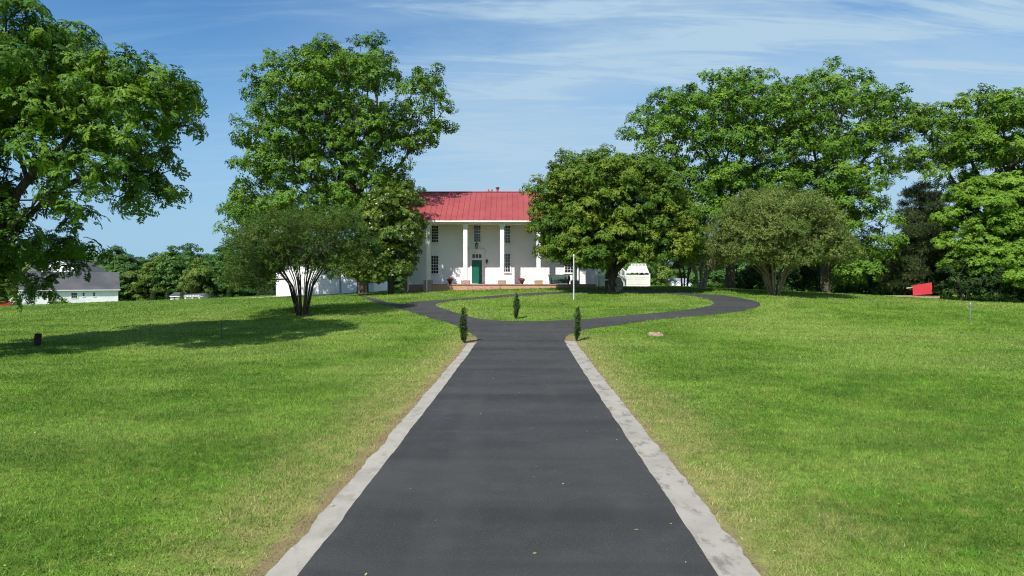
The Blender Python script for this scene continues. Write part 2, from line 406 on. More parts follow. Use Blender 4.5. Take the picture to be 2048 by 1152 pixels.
def inside(P, poly):
    x, y = P[:, 0], P[:, 1]; r = np.zeros(len(P), bool)
    x0, y0 = poly[:, 0], poly[:, 1]; x1, y1 = np.roll(x0, -1), np.roll(y0, -1)
    for a0, b0, a1, b1 in zip(x0, y0, x1, y1):
        if b0 == b1: continue
        c = (b0 > y) != (b1 > y)
        r ^= c & (x < (a1-a0)*(y-b0)/(b1-b0)+a0)
    return r
def on_road(P): return inside(P, outer) & ~inside(P, island)
def drape(loops, test, grid, dz, name, mat):
    pts, edges = [], []
    for lp in loops:
        i = len(pts); pts += [Vector((float(p[0]), float(p[1]))) for p in lp]
        edges += [(i+k, i+(k+1) % len(lp)) for k in range(len(lp))]
    allp = np.array([[p.x, p.y] for p in pts]); lo, hi = allp.min(0), allp.max(0)
    gx, gy = np.meshgrid(np.arange(lo[0], hi[0], grid), np.arange(lo[1], hi[1], grid))
    gp = np.stack([gx.ravel(), gy.ravel()], -1); gp = gp + rng.uniform(-.1, .1, gp.shape)*grid
    gp = gp[test(gp)]
    pts += [Vector((float(a), float(b_))) for a, b_ in gp]
    vs, es, fs, *_ = delaunay_2d_cdt(pts, edges, [], 0, 1e-5)
    V = np.array([[v.x, v.y] for v in vs]); Fs = np.array([f for f in fs if len(f) == 3])
    Fs = Fs[test(V[Fs].mean(1))]
    Z = hgt(V[:, 0], V[:, 1]) + dz
    me = bpy.data.meshes.new(name); me.from_pydata([(a, b_, c_) for (a, b_), c_ in zip(V.tolist(), Z.tolist())], [], Fs.tolist())
    me.polygons.foreach_set('use_smooth', [True]*len(Fs)); me.update()
    bm = bmesh.new(); bm.from_mesh(me)
    bmesh.ops.recalc_face_normals(bm, faces=bm.faces)
    if bm.faces and sum(f.normal.z for f in bm.faces) < 0: bmesh.ops.reverse_faces(bm, faces=bm.faces)
    bmesh.ops.delete(bm, geom=[v for v in bm.verts if not v.link_faces], context='VERTS')
    bm.to_mesh(me); bm.free()
    return link_mesh(name, me, mat)
tag(drape([outer, island], on_road, .9, .016, 'driveway', M['asphalt']), 'dark asphalt driveway with a loop around an oval island', None, None, 'structure')
# kerb strips
def strip(e, side, wa, wb, name, mat, ua, label, cut=.0):
    lo = [p for p in e if p[1] < ua]
    lo.sort(key=lambda p: p[1])
    nrm = np.array([1, -SL])*side
    w = np.convolve(rng.normal(0, 1, len(lo)+9), np.ones(5)/5, mode='same')[4:4+len(lo)]*.022+rng.normal(0, .012, len(lo))
    inn = [p - nrm*.06 for p in lo]
    out = [p + nrm*(np.interp(p[1], [6, 32], [wa, wb]) + w[i]) for i, p in enumerate(lo)]
    poly = np.array(inn + out[::-1])
    return tag(drape([poly], lambda P: inside(P, poly), .5, .010, name, mat), label, None, None, 'structure'), poly
_, stL = strip(eL, -1, .31, .36, 'kerb_strip', M['kerb'], gL1[1]-1.2, 'pale concrete strip along the left edge of the driveway')
_, stR = strip(eR, 1, .44, .50, 'kerb_strip', M['kerb_stained'], gR1[1]-.4, 'stained concrete strip along the right edge of the driveway')
apron = np.array([(-30.5, 68.5), (-24.5, 67.6), (-17.0, 69.5), (-16.5, 73.9), (-30.0, 74.2)])
tag(drape([apron], lambda P: inside(P, apron), .8, .024, 'concrete_apron', M['concrete']), 'pale concrete apron in front of the white garage', None, None, 'structure')

HOUSE_BOX = (-10.2, 13.5, 58.9, 75)
def grass():
    nmax = 1700.
    ys_ = np.arange(4.5, 84, .5); parts = []
    for y in ys_:
        half = .82*y + 3
        dens = nmax*min(1, (12./max(y, 1))**2)
        n = int(dens*2*half*.5)
        P = np.stack([rng.uniform(-half, half, n), rng.uniform(y, y+.5, n)], -1)
        parts.append(P)
    P = np.concatenate(parts)
    lat = np.abs(P[:, 0]-C0-SL*P[:, 1])
    near = P[:, 1] < YEND+.5
    keep = ~(near & (lat < HW+.03))
    P = P[keep]
    k2 = np.ones(len(P), bool)
    cand = (np.abs(P[:, 0]) < 32) & (P[:, 1] > YEND-3)
    k2[cand] = ~on_road(P[cand])
    P = P[k2]
    k3 = ~(inside(P, stL) | inside(P, stR) | inside(P, apron))
    k3 &= ~((P[:, 0] > HOUSE_BOX[0]) & (P[:, 0] < HOUSE_BOX[1]) & (P[:, 1] > HOUSE_BOX[2]+1.2) & (P[:, 1] < HOUSE_BOX[3]))
    P = P[k3]
    # thin worn strip along the kerbs, thin patches
    lat = np.abs(P[:, 0]-C0-SL*P[:, 1])-HW-.4
    pr = np.where(P[:, 1] < YEND+1, np.clip((lat+.06+.12*np.sin(P[:, 1]*3.1)+.1*np.sin(P[:, 1]*7.7))/.5, .16, 1), 1)
    P = P[rng.uniform(0, 1, len(P)) < pr]
    n = len(P); Y = P[:, 1]
    sc_ = np.maximum(1, Y/12.)
    # tufts: neighbouring blades share a height
    hn = .5+.5*np.sin(P[:, 0]*2.1+1.7*np.sin(P[:, 1]*1.3))*np.sin(P[:, 1]*1.9+1.1*np.sin(P[:, 0]*.9))
    hn2 = .5+.5*np.sin(P[:, 0]*11+2.3*np.sin(P[:, 1]*7))*np.sin(P[:, 1]*13+1.9*np.sin(P[:, 0]*8))
    h = (.022+.034*rng.random(n)**1.4+.03*hn*hn2*rng.random(n)+.02*hn2)*np.minimum(sc_**.35, 1.6)
    w = (.0055+.005*rng.random(n))*sc_**.95
    broad = rng.random(n) < .10
    h[broad] *= .55; w[broad] *= 2.6
    a = rng.uniform(0, 2*np.pi, n); lean = rng.uniform(.25, 1.25, n)
    a2 = rng.uniform(0, 2*np.pi, n)
    base = np.stack([P[:, 0], P[:, 1], hgt(P[:, 0], P[:, 1])+.004], -1)
    s = np.stack([np.cos(a), np.sin(a), 0*a], -1)*w[:, None]*.5
    tip = base+np.stack([np.cos(a2)*np.sin(lean), np.sin(a2)*np.sin(lean), np.cos(lean)], -1)*h[:, None]*1.25
    V = np.stack([base-s, base+s, tip], 1).reshape(-1, 3)
    tint = np.repeat(np.clip(rng.random(n)*.85+.15*hn, 0, 1), 3)
    print('grass blades', n)
    return tag(np_mesh('grass', V, 3, M['blade'], None, {'tint': tint}), 'short mown grass covering the lawn', 'grass', None, 'stuff')
grass()

# ------------------------------------------------------------------ foliage machinery
def norm(a): return a/np.maximum(np.linalg.norm(a, axis=-1, keepdims=True), 1e-9)
def leaflet(base, d, up, L, W, droop=.15):
    """diamond leaf folded a little along its midrib, 4 corners"""
    d = norm(np.array(d, float)); s = norm(np.cross(d, up)+1e-6); n = np.cross(s, d)
    b0 = np.array(base, float); m_ = b0+d*L*.45; tip = b0+d*L-n*L*droop
    return [b0, m_+s*W*.5-n*W*.12, tip, m_-s*W*.5-n*W*.12]
def tmpl(kind, g):
    q = []
    up = np.array([0, 0, 1.])
    if kind == 'palm':
        k = 7
        for i in range(k):
            a = 2*np.pi*i/k+g.uniform(-.4, .4); e = g.uniform(-.5, .3)
            d = np.array([np.cos(a)*np.cos(e), np.sin(a)*np.cos(e), np.sin(e)])
            q.append(leaflet(d*.12+np.array([0, 0, g.uniform(-.3, .3)]), d, up+g.normal(0, .22, 3), g.uniform(.75, 1.1), g.uniform(.38, .52)))
    elif kind == 'pinnate':
        for r in range(4):
            a = 2*np.pi*r/4+g.uniform(-.6, .6); e = g.uniform(-.1, .55)
            d = np.array([np.cos(a)*np.cos(e), np.sin(a)*np.cos(e), np.sin(e)])
            sid = norm(np.cross(d, up)); pnt = np.zeros(3); dirn = d.copy()
            for i in range(5):
                pnt = pnt+dirn*.22; dirn = norm(dirn+np.array([0, 0, -.20]))
                ss = norm(np.cross(dirn, up)); nn = np.cross(ss, dirn)
                for sg in (-1, 1):
                    q.append(leaflet(pnt, dirn*.55+ss*sg*.85-nn*.15+g.normal(0, .1, 3), nn+g.normal(0, .15, 3), g.uniform(.40, .50), g.uniform(.19, .24)))
            q.append(leaflet(pnt, dirn, up+g.normal(0, .2, 3), .46, .22))
    elif kind == 'twig':
        for i in range(10):
            z = i/9.; a = i*2.4+g.uniform(-.4, .4)
            d = np.array([np.cos(a), np.sin(a), g.uniform(.1, .9)])
            q.append(leaflet(np.array([0, 0, z*.9-.3])+g.normal(0, .12, 3), d, up+g.normal(0, .5, 3), g.uniform(.32, .5), g.uniform(.16, .24)))
    elif kind == 'rosette':
        for i in range(9):
            a = i*2.4; e = g.uniform(.0, 1.0)
            d = np.array([np.cos(a)*np.cos(e), np.sin(a)*np.cos(e), np.sin(e)])
            q.append(leaflet(d*.1, d, up+g.normal(0, .2, 3), g.uniform(.7, 1.0), g.uniform(.3, .4), .2))
    elif kind == 'needle':
        for i in range(9):
            d = norm(g.normal(0, 1, 3)+np.array([0, 0, .9]))
            q.append(leaflet(g.normal(0, .15, 3), d, norm(g.normal(0, 1, 3)), g.uniform(.6, 1.1), g.uniform(.09, .16)))
    return np.array(q).reshape(-1, 3)
def frames(dirs, g):
    z = norm(dirs); r = g.normal(0, 1, dirs.shape); x = norm(np.cross(z, r)); y = np.cross(z, x)
    return np.stack([x, y, z], -1)
def sprays(P, D, kind, size, g, tint):
    T = [tmpl(kind, g) for _ in range(5)]
    which = g.integers(0, 5, len(P)); out, tt = [], []
    for i in range(5):
        m_ = which == i
        if not m_.any(): continue
        Fm = frames(D[m_], g); s = size*g.uniform(.75, 1.25, m_.sum())
        V = np.einsum('nij,kj->nki', Fm, T[i])*s[:, None, None]+P[m_][:, None, :]
        nl = len(T[i])//4
        ti = np.clip(tint[m_][:, None]+g.normal(0, .10, (m_.sum(), nl)), 0, 1)
        out.append(V.reshape(-1, 3)); tt.append(np.repeat(ti.ravel(), 4))
    return np.concatenate(out), np.concatenate(tt)
def rand_dirs(n, g): return norm(g.normal(0, 1, (n, 3)))
def clumps_of(lobes, rc, g, fill=1.0, inner=.25, maxn=1600, stray=.06):
    pts, dirs, src = [], [], []
    for li, (c, r, dens) in enumerate(lobes):
        area = 4*np.pi*((r[0]*r[1])**1.6/3+(r[0]*r[2])**1.6/3+(r[1]*r[2])**1.6/3)**(1/1.6)
        n = int(max(4, fill*dens*area/(rc*rc*1.9)))*6
        d = rand_dirs(n, g)
        rad = np.where(g.random(n) < inner, g.uniform(.2, .72, n), g.uniform(.78, 1.0, n))
        rad = np.where(g.random(n) < stray, g.uniform(1.05, 1.28, n), rad)
        p = c+d*r*rad[:, None]
        pts.append(p); dirs.append(norm(d/np.array(r))); src.append(np.full(n, li))
    p = np.concatenate(pts); d = np.concatenate(dirs); s = np.concatenate(src)
    bad = np.zeros(len(p), bool)
    for li, (c, r, dens) in enumerate(lobes):
        q = np.linalg.norm((p-c)/r, axis=1)
        bad |= (s != li) & (q < .62) & (g.random(len(p)) < .85)
    p, d = p[~bad], d[~bad]
    o = g.permutation(len(p)); p, d = p[o], d[o]
    keep = []; kp = np.zeros((0, 3)); md = rc*1.05/max(.5, fill)**.5
    for i in range(len(p)):
        if len(keep) >= maxn: break
        if len(keep) == 0 or np.min(np.sum((kp-p[i])**2, 1)) > md*md:
            keep.append(i); kp = p[keep]
    return p[keep], d[keep]
def tubes(A, B, RA, RB, n):
    d = norm(B-A); ref = np.where(np.abs(d[:, 2:3]) < .9, np.array([[0, 0, 1.]]), np.array([[1., 0, 0]]))
    a = norm(np.cross(d, ref)); b_ = np.cross(d, a)
    th = 2*np.pi*np.arange(n)/n; ct, st = np.cos(th), np.sin(th)
    ring = lambda C_, R_: C_[:, None]+(a[:, None]*ct[None, :, None]+b_[:, None]*st[None, :, None])*R_[:, None, None]
    r0, r1 = ring(A, RA), ring(B, RB)
    q = np.stack([r0, np.roll(r0, -1, 1), np.roll(r1, -1, 1), r1], 2)
    return q.reshape(-1, 3)
def skeleton(stems, tips, g, trunk_r, tip_r=.02, k=.3, sag=.06, step=.9, exp_=.5):
    """stems: polylines from the ground. Tips are joined one by one to the growing tree."""
    N, par, L = [], [], []
    root = []
    for st in stems:
        prev = -1
        if N and st[0][2] > stems[0][0][2]+1.0:
            prev = int(np.argmin(np.linalg.norm(np.array(N)-np.array(st[0]), axis=1)))
        for j in range(len(st)-1):
            a, b_ = np.array(st[j], float), np.array(st[j+1], float); m_ = max(1, int(np.linalg.norm(b_-a)/.5))
            for i in range(m_):
                p = a+(b_-a)*(i/m_)
                par.append(prev); L.append(0 if prev < 0 else L[prev]+np.linalg.norm(p-N[prev])); N.append(p); prev = len(N)-1
        N.append(np.array(st[-1], float)); par.append(prev); L.append(L[prev]+.5)
    cen = np.mean([s[-1] for s in stems], axis=0)
    order = np.argsort(np.linalg.norm(tips-cen, axis=1))
    NA = np.zeros((len(N)+len(tips)*14+10, 3)); NA[:len(N)] = N; LA = np.zeros(len(NA)); LA[:len(L)] = L
    zmin = min(s[0][2] for s in stems); first = .30*(cen[2]-zmin)+zmin
    ends = []
    for t_ in order:
        p = tips[t_]; n = len(par)
        dv = p-NA[:n]; dist = np.linalg.norm(dv, axis=1)
        cost = dist+k*LA[:n]+np.where(NA[:n, 2] > p[2]+.5, 1.5, 0)+np.where(NA[:n, 2] < first, 6, 0)
        i = int(np.argmin(cost)); a = NA[i].copy(); D_ = dist[i]
        m_ = max(1, min(12, int(D_/step)))
        mid_dir = np.array([0, 0, 1.])*D_*.16
        prev = i
        for j in range(1, m_+1):
            s = j/m_
            q = a+(p-a)*s+mid_dir*(4*s*(1-s))*.6+(g.normal(0, .07, 3)*min(1, D_) if j < m_ else 0)
            NA[len(par)] = q; LA[len(par)] = LA[prev]+np.linalg.norm(q-NA[prev]); par.append(prev); prev = len(par)-1
        ends.append(prev)
    n = len(par); cnt = np.zeros(n)
    for e in ends: cnt[e] += 1
    par = np.array(par)
    for i in range(n-1, -1, -1):
        if par[i] >= 0: cnt[par[i]] += cnt[i]
    rootc = {}
    tot = max(cnt[par < 0].max(), 1)
    r = np.maximum(trunk_r*(np.maximum(cnt, .4)/tot)**exp_, tip_r)
    idx = np.where(par >= 0)[0]
    RA = r[par[idx]].copy(); RB = r[idx]
    RA = np.minimum(RA, np.where(par[par[idx]] < 0, RA, RB*1.35+.01))
    A, B = NA[par[idx]], NA[idx]
    base = par[par[idx]] < 0
    RA[base] *= 1.35
    big = RB > .07
    return A, B, RA, RB, big
def auto_depth(lobes, depth, Y):
    """lobes seen from the front become lobes round a crown that is as deep as it is wide"""
    cx = np.mean([l[0][0] for l in lobes]); lo = min(l[0][0]-l[1][0] for l in lobes); hi = max(l[0][0]+l[1][0] for l in lobes)
    cx = (lo+hi)/2; half = (hi-lo)/2; zmin = min(l[0][2]-l[1][2] for l in lobes)-1.0
    out = []
    for c, r, dens in lobes:
        q = min(1, abs(c[0]-cx)/half); H = depth*math.sqrt(max(0, 1-q*q))
        rm = (r[0]+r[2])/2
        ry = min(rm, max(H, rm*.6))
        room = H-ry
        if room > ry*.5:
            out.append((np.array([cx+(c[0]-cx)*.86, Y-room, zmin+(c[2]-zmin)*.87]), np.array([r[0], ry, r[2]])*.9, dens))
            out.append((np.array([c[0], Y+room, c[2]]), np.array([r[0], ry, r[2]])*.9, dens*.6))
            if room > ry*1.2: out.append((np.array([c[0], Y, c[2]]), np.array([r[0], ry, r[2]]), dens*.6))
        else:
            out.append((np.array([c[0], Y+random.uniform(-.5, .5)*room, c[2]]), np.array([r[0], ry, r[2]]), dens))
    return out
def px_lobes(L, Y):
    s = Y/F
    return [(at(l[0], l[1], Y), np.array([l[2]*s, (l[2]+l[3])/2*s, l[3]*s]), l[4] if len(l) > 4 else 1.0) for l in L]
def tree(name, label, cat, base, lobes, stems, rc, nspray, kind, size, leaf, bark_, trunk_r, seed, group=None,
         flat=.75, low=-.3, fill=1.0, inner=.25, tint_c=.5, tint_s=.18, droop=0.0, tip_r=.02, crown='crown', trunk='trunk', k=.3, exp_=.5, twigs=4, upright=.35, patch=.25, shrink=.35):
    g = np.random.default_rng(seed)
    root = thing(name, base, label, cat, group)
    lobes = [(c, np.maximum(np.array(r)-shrink*rc, .35*np.array(r)), w_*g.choice([.55, .8, 1.0, 1.2])) for c, r, w_ in lobes]
    C_, D_ = clumps_of(lobes, rc, g, fill, inner)
    A, B, RA, RB, big = skeleton(stems, C_, g, trunk_r, tip_r, k=k, exp_=exp_)
    n = len(C_)
    rcs = rc*g.choice([.6, .8, 1.0, 1.25, 1.55], n)*g.uniform(.9, 1.1, n)
    ns = np.maximum(3, (nspray*(rcs/rc)**2).astype(int))
    ci = np.repeat(np.arange(n), ns); m_ = len(ci)
    d = rand_dirs(m_*2, g); d = d[d[:, 2] > low][:m_]
    while len(d) < m_: d = np.concatenate([d, rand_dirs(m_-len(d), g)*np.array([1, 1, .5])])
    d = norm(d+D_[ci]*.35)
    rad = rcs[ci]*np.where(g.random(m_) < .25, g.uniform(.15, .7, m_), g.uniform(.7, 1.08, m_))
    P = C_[ci]+d*rad[:, None]*np.array([1, 1, flat])
    P[:, 2] -= droop*rad*(1-np.abs(d[:, 2]))
    ax = norm(d*.8+D_[ci]*.4+np.array([0, 0, upright])+g.normal(0, .3, (m_, 3)))
    zt = (C_[:, 2]-C_[:, 2].min())/max(1e-3, np.ptp(C_[:, 2]))
    ct = np.clip(tint_c+g.normal(0, patch*.6, n), 0, 1)
    tint = np.clip(ct[ci]+g.normal(0, tint_s*.6, m_), 0, 1)
    V, tt = sprays(P, ax, kind, size, g, tint)
    np_mesh(crown, V, 4, M[leaf], root, {'tint': tt})
    T = [tubes(A[big], B[big], RA[big], RB[big], 9)] if big.any() else []
    if (~big).any(): T.append(tubes(A[~big], B[~big], RA[~big], RB[~big], 5))
    if twigs:
        sel = g.permutation(m_)[:n*twigs]
        T.append(tubes(C_[ci[sel]], P[sel], np.full(len(sel), tip_r*.7), np.full(len(sel), tip_r*.3), 3))
    o = np_mesh(trunk, np.concatenate(T), 4, M[bark_], root)
    return root, len(V)//4
NLEAF = 0
def add(*a, **k):
    global NLEAF
    o, n = tree(*a, **k); NLEAF += n
    return o
def P3(u, v, Y): return at(u, v, Y)

# ------------------------------------------------------------------ house
WY, CY = 63.2, 60.75          # wall plane and column plane
wx = lambda u: hx(u, WY); wz = lambda v: hz(v, WY)
cx_ = lambda u: hx(u, CY); cz = lambda v: hz(v, CY)
XL, XR = wx(817.5), wx(1157)
ZP = cz(568.4)                # porch floor
ZE = cz(448.3)                # column tops
house = thing('farmhouse', (0, WY, ZP), 'white clapboard house with red metal roof and tall square porch columns', 'house')
w = MB()
def clap(mb, x0, x1, y, z0, z1, pitch=.155, out=.022):
    n = int(round((z1-z0)/pitch)); pz = (z1-z0)/n
    for i in range(n):
        a, b_ = z0+i*pz, z0+(i+1)*pz
        mb.quad((x0, y-out, a), (x1, y-out, a), (x1, y, b_), (x0, y, b_))
        mb.quad((x0, y, a), (x1, y, a), (x1, y-out, a), (x0, y-out, a))
ZTOP = 8.25
clap(w, XL, XR, WY, ZP-.05, ZTOP)
w.box(XL, XR, WY+.004, WY+8.4, ZP-.05, ZTOP)
EAVE_Y, EAVE_Z = 60.2, hz(440.5, 60.2)
RID_Y = 65.9; RID_Z = hz(384.5, RID_Y)
BACK_Y = 2*RID_Y-EAVE_Y
for x in (XL, XR):            # gable triangles
    w.poly([(x, WY, ZTOP), (x, BACK_Y-.5, ZTOP), (x, RID_Y, RID_Z-.25)])
wall = w.build('wall', M['siding'], house)
# lower east wing, set level with the front wall
XW0, XW1 = XR+.003, wx(1196)
w = MB(); clap(w, XW0, XW1, WY+.25, ZP-.35, ZP+3.3); w.box(XW0, XW1, WY+.254, WY+6, ZP-.35, ZP+3.3)
w.box(XW1-.13, XW1+.02, WY+.20, WY+.36, ZP-.35, ZP+3.3)
w.build('east_wing_wall', M['siding'], house)
w = MB(); w.quad((XW0, WY-.25, ZP+3.3), (XW1+.3, WY-.25, ZP+3.3), (XW1+.3, WY+3.3, ZP+5.0), (XW0, WY+3.3, ZP+5.0))
w.quad((XW0, WY+6.6, ZP+3.3), (XW1+.3, WY+6.6, ZP+3.3), (XW1+.3, WY+3.3, ZP+5.0), (XW0, WY+3.3, ZP+5.0))
w.box(XW0, XW1+.3, WY-.27, WY-.1, ZP+3.12, ZP+3.295)
w.build('wing_roof', M['red_roof'], house)
w = MB(); gl = float(hgt(XL, WY))-.5
w.box(XL+.02, XR-.02, WY+.06, WY+8.2, gl, ZP-.052); w.build('foundation', M['brick2'], house)
# roof
RX0, RX1 = XL-.35, XR+.35
r = MB()
th = .07
def slab(y0, z0, y1, z1):
    r.quad((RX0, y0, z0), (RX1, y0, z0), (RX1, y1, z1), (RX0, y1, z1))
    r.quad((RX0, y0, z0-th), (RX0, y1, z1-th), (RX1, y1, z1-th), (RX1, y0, z0-th))
    r.quad((RX0, y0, z0-th), (RX1, y0, z0-th), (RX1, y0, z0), (RX0, y0, z0))
    for x in (RX0, RX1): r.quad((x, y0, z0-th), (x, y0, z0), (x, y1, z1), (x, y1, z1-th))
slab(EAVE_Y, EAVE_Z, RID_Y, RID_Z); slab(BACK_Y, EAVE_Z, RID_Y, RID_Z)
nse = int((RX1-RX0)/.495)
for i in range(nse+1):
    x = RX0+.02+(RX1-RX0-.04)*i/nse
    r.bar((x, EAVE_Y-.005, EAVE_Z+.02), (x, RID_Y-.02, RID_Z+.02), .028, .045)
    r.bar((x, BACK_Y, EAVE_Z+.02), (x, RID_Y+.02, RID_Z+.02), .028, .045)
r.bar((RX0-.01, RID_Y, RID_Z+.035), (RX1+.01, RID_Y, RID_Z+.035), .16, .07)
roof = r.build('roof', M['red_roof'], house)
s = RID_Y/F
v = MB(); px_ = hx(995, RID_Y)
v.lathe((px_, RID_Y+.35, RID_Z-.1), [(.10, 0), (.10, .42), (.13, .44), (.13, .48), (.17, .50), (.19, .60), (.20, .62)], 12)
v.build('vent_pipe', M['red_roof'], roof)
v = MB(); px_ = hx(980.5, RID_Y)
v.box(px_-.26, px_+.26, RID_Y+.1, RID_Y+.6, RID_Z-.2, RID_Z+.12)
for dx in (-.17, .17): v.box(px_+dx-.07, px_+dx+.07, RID_Y+.2, RID_Y+.45, RID_Z+.12, RID_Z+.30)
v.build('roof_vent', M['red_roof'], roof)
ch = MB(); c0 = wx(809)
ch.box(c0-.42, c0+.36, WY+2.6, WY+3.6, gl, RID_Z+1.0); ch.box(c0-.50, c0+.44, WY+2.52, WY+3.68, RID_Z+.7, RID_Z+.86)
ch.build('chimney', M['brick'], house)
# porch
pw = MB(); PX0, PX1 = cx_(848.5), cx_(1190)
pw.box(PX0, PX1, CY-.45, WY-.02, ZP-1.2, ZP-.075)
pw.build('porch_wall', M['brick3'], house)
pf = MB()
pf.box(PX0-.05, PX1+.05, CY-.50, WY-.018, ZP-.072, ZP); pf.build('porch_floor', M['brick'], house)
st = MB(); sx0, sx1 = hx(934, CY-1.2), hx(999, CY-1.2)
for i in range(3):
    st.box(sx0, sx1, CY-.50-.32*(i+1), CY-.502-.32*i, ZP-1.3, ZP-.17*(i+1))
st.build('steps', M['brick'], house)
colx = [cx_(u) for u in (856.5, 931, 1004.3, 1077, 1149.5)]
piers = ['brick2', 'brick2', 'brick2', 'brick3', 'brick2']
for x, pm in zip(colx, piers):
    h = MB(); pz1 = cz(560.6)
    hw = .185
    h.box(x-hw, x+hw, CY-hw, CY+hw, pz1+.06, ZE-.36)
    h.box(x-hw-.03, x+hw+.03, CY-hw-.03, CY+hw+.03, pz1+.002, pz1+.06)
    col = h.build('column', M['trim'], house, .012)
    c = MB(); c.frustum(x, CY, ZE-.358, ZE-.14, hw+.005, hw+.005, hw+.05, hw+.05); c.frustum(x, CY, ZE-.138, ZE-.002, hw+.06, hw+.06, hw+.115, hw+.10)
    c.build('capital', M['trim'], col)
    p_ = MB(); first = x == colx[0]
    p_.box(x-.36, x+.36, CY-.52 if not first else CY-.56, CY+.34, ZP+.002 if not first else ZP-1.25, pz1-.05); p_.box(x-.39, x+.39, CY-.55 if not first else CY-.59, CY+.37, pz1-.048, pz1)
    p_.build('pier', M[pm], col)
e = MB()
e.box(PX0-.02, XR+.02, CY-.27, CY+.27, ZE+.002, ZE+.22)
e.build('entablature', M['trim'], house)
e = MB(); e.box(PX0+.02, XR, CY+.275, WY-.02, ZE+.06, ZE+.10)
e.build('porch_ceiling', M['porch_ceiling'], house)
e = MB(); gy = EAVE_Y-.09
e.box(hx(843, gy), RX1-.02, gy-.06, gy+.06, EAVE_Z-.16, EAVE_Z-.03)
e.box(hx(843, gy), RX1-.02, gy+.075, CY-.28, EAVE_Z-.19, EAVE_Z-.155)
e.build('gutter', M['trim'], house)
d = MB(); dx = cx_(855.3); dy = CY-.62
d.tube((dx, gy, EAVE_Z-.17), (dx, gy, EAVE_Z-.45), .045); d.tube((dx, gy, EAVE_Z-.45), (dx, dy-.02, EAVE_Z-.75), .045)
d.tube((dx, dy-.02, EAVE_Z-.75), (dx, dy-.02, hz(583, dy)), .05); d.bar((dx, dy-.02, hz(583, dy)+.04), (dx, dy-.3, hz(583, dy)-.03), .09, .09)
d.build('downspout', M['trim'], house)
d = MB(); dx = XL-.05
d.tube((dx, WY-.06, ZTOP-.2), (dx, WY-.06, wz(584)+.25), .05); d.tube((dx, WY-.06, wz(584)+.25), (dx-.12, WY-.2, wz(584)), .05)
d.build('downspout', M['trim'], house)
e = MB()
for x in (XL+.055,): e.box(x-.06, x+.06, WY-.04, WY-.023, ZP-.05, ZTOP-.02)
e.build('corner_board', M['trim'], house)
def window(parent, u0, u1, v0, v1, Y, cols, rows, sill=True, frame_w=.10, name='window', lab=None):
    x0, x1, z0, z1 = hx(u0, Y), hx(u1, Y), hz(v1, Y), hz(v0, Y)
    f = MB(); yb, yf = Y-.023, Y-.08
    f.box(x0-frame_w, x0, yf, yb, z0-frame_w, z1+frame_w); f.box(x1, x1+frame_w, yf, yb, z0-frame_w, z1+frame_w)
    f.box(x0, x1, yf, yb, z1, z1+frame_w); f.box(x0, x1, yf, yb, z0-frame_w, z0)
    w_ = f.build(name, M['trim'], parent)
    if lab: w_['label'] = lab
    mt = MB(); bw = .012
    for i in range(1, cols): 
        x = x0+(x1-x0)*i/cols; mt.box(x-bw, x+bw, Y-.055, Y-.032, z0, z1)
    for j in range(1, rows):
        z = z0+(z1-z0)*j/rows; k = bw if j != rows//2 else bw*1.7
        mt.box(x0, x1, Y-.057, Y-.030, z-k, z+k)
    if mt.v: mt.build('muntins', M['trim'], w_)
    g = MB(); g.box(x0, x1, Y-.036, Y-.024, z0, z1); g.build('pane', M['glass'], w_)
    if sill:
        s_ = MB(); s_.box(x0-frame_w-.04, x1+frame_w+.04, Y-.12, yf-.001, z0-frame_w-.03, z0-frame_w+.03); s_.build('sill', M['trim'], w_)
    return w_
for u0, u1, v0, v1 in ((863, 876.7, 512, 547), (864, 876.5, 452, 484.3), (948.3, 961, 450.5, 483.3), (992.5, 1020.2-.2, 508, 543.6), (993, 1020.2, 452, 485.6), (1130, 1146, 512, 545)):
    if u0 in (992.5, 993): u0 = 1006.5
    window(house, u0, u1, v0, v1, WY, 3, 6)
# door
dr = MB(); x0, x1, z0, z1 = wx(943.8), wx(964), ZP+.03, wz(520.2)
sur = MB(); tz = wz(508.5); oz = wz(502)
sur.box(x0-.19, x0, WY-.09, WY-.023, ZP+.002, tz+.10); sur.box(x1, x1+.19, WY-.09, WY-.023, ZP+.002, tz+.10)
sur.box(x0, x1, WY-.09, WY-.023, tz, tz+.10); sur.box(x0, x1, WY-.09, WY-.023, z1, wz(516))
sur.box(x0-.26, x1+.26, WY-.13, WY-.023, tz+.102, oz+.12); sur.box(x0-.32, x1+.32, WY-.19, WY-.023, oz+.122, oz+.20)
sur.box(x0, x1, WY-.2, WY-.023, ZP+.002, ZP+.03)
sur.build('door_surround', M['trim'], house)
dr.box(x0, x1, WY-.05, WY-.024, z0, z1)
pwid = (x1-x0)
for cxn in (.27, .73):
    for a, b_ in ((.06, .36), (.40, .72), (.76, .95)):
        xa, xb = x0+pwid*(cxn-.16), x0+pwid*(cxn+.16); za, zb = z0+(z1-z0)*a, z0+(z1-z0)*b_
        dr.frustum((xa+xb)/2, 0, 0, 0, 0, 0, 0, 0) if False else dr.box(xa, xb, WY-.064, WY-.051, za, zb)
door = dr.build('door', M['door_green'], house, .008)
h = MB(); h.lathe((x1-.08, WY-.1, z0+.95), [(.0, -.03), (.03, -.02), (.035, 0), (.03, .02), (0, .03)], 10); h.box(x1-.10, x1-.06, WY-.09, WY-.051, z0+.85, z0+1.02)
h.build('handle', M['brass'], door)
tr_ = MB(); ta, tb = wz(516), tz
tr_.box(x0, x1, WY-.04, WY-.024, ta+.002, tb-.002); t_ = tr_.build('transom', M['glass'], house)
for i in range(4):
    tr_ = MB(); x = x0+.02+(x1-x0-.04)*i/3; tr_.box(x-.03, x+.03, WY-.07, WY-.041, ta+.01, tb-.01); tr_.build('transom_bar', M['trim'], t_)
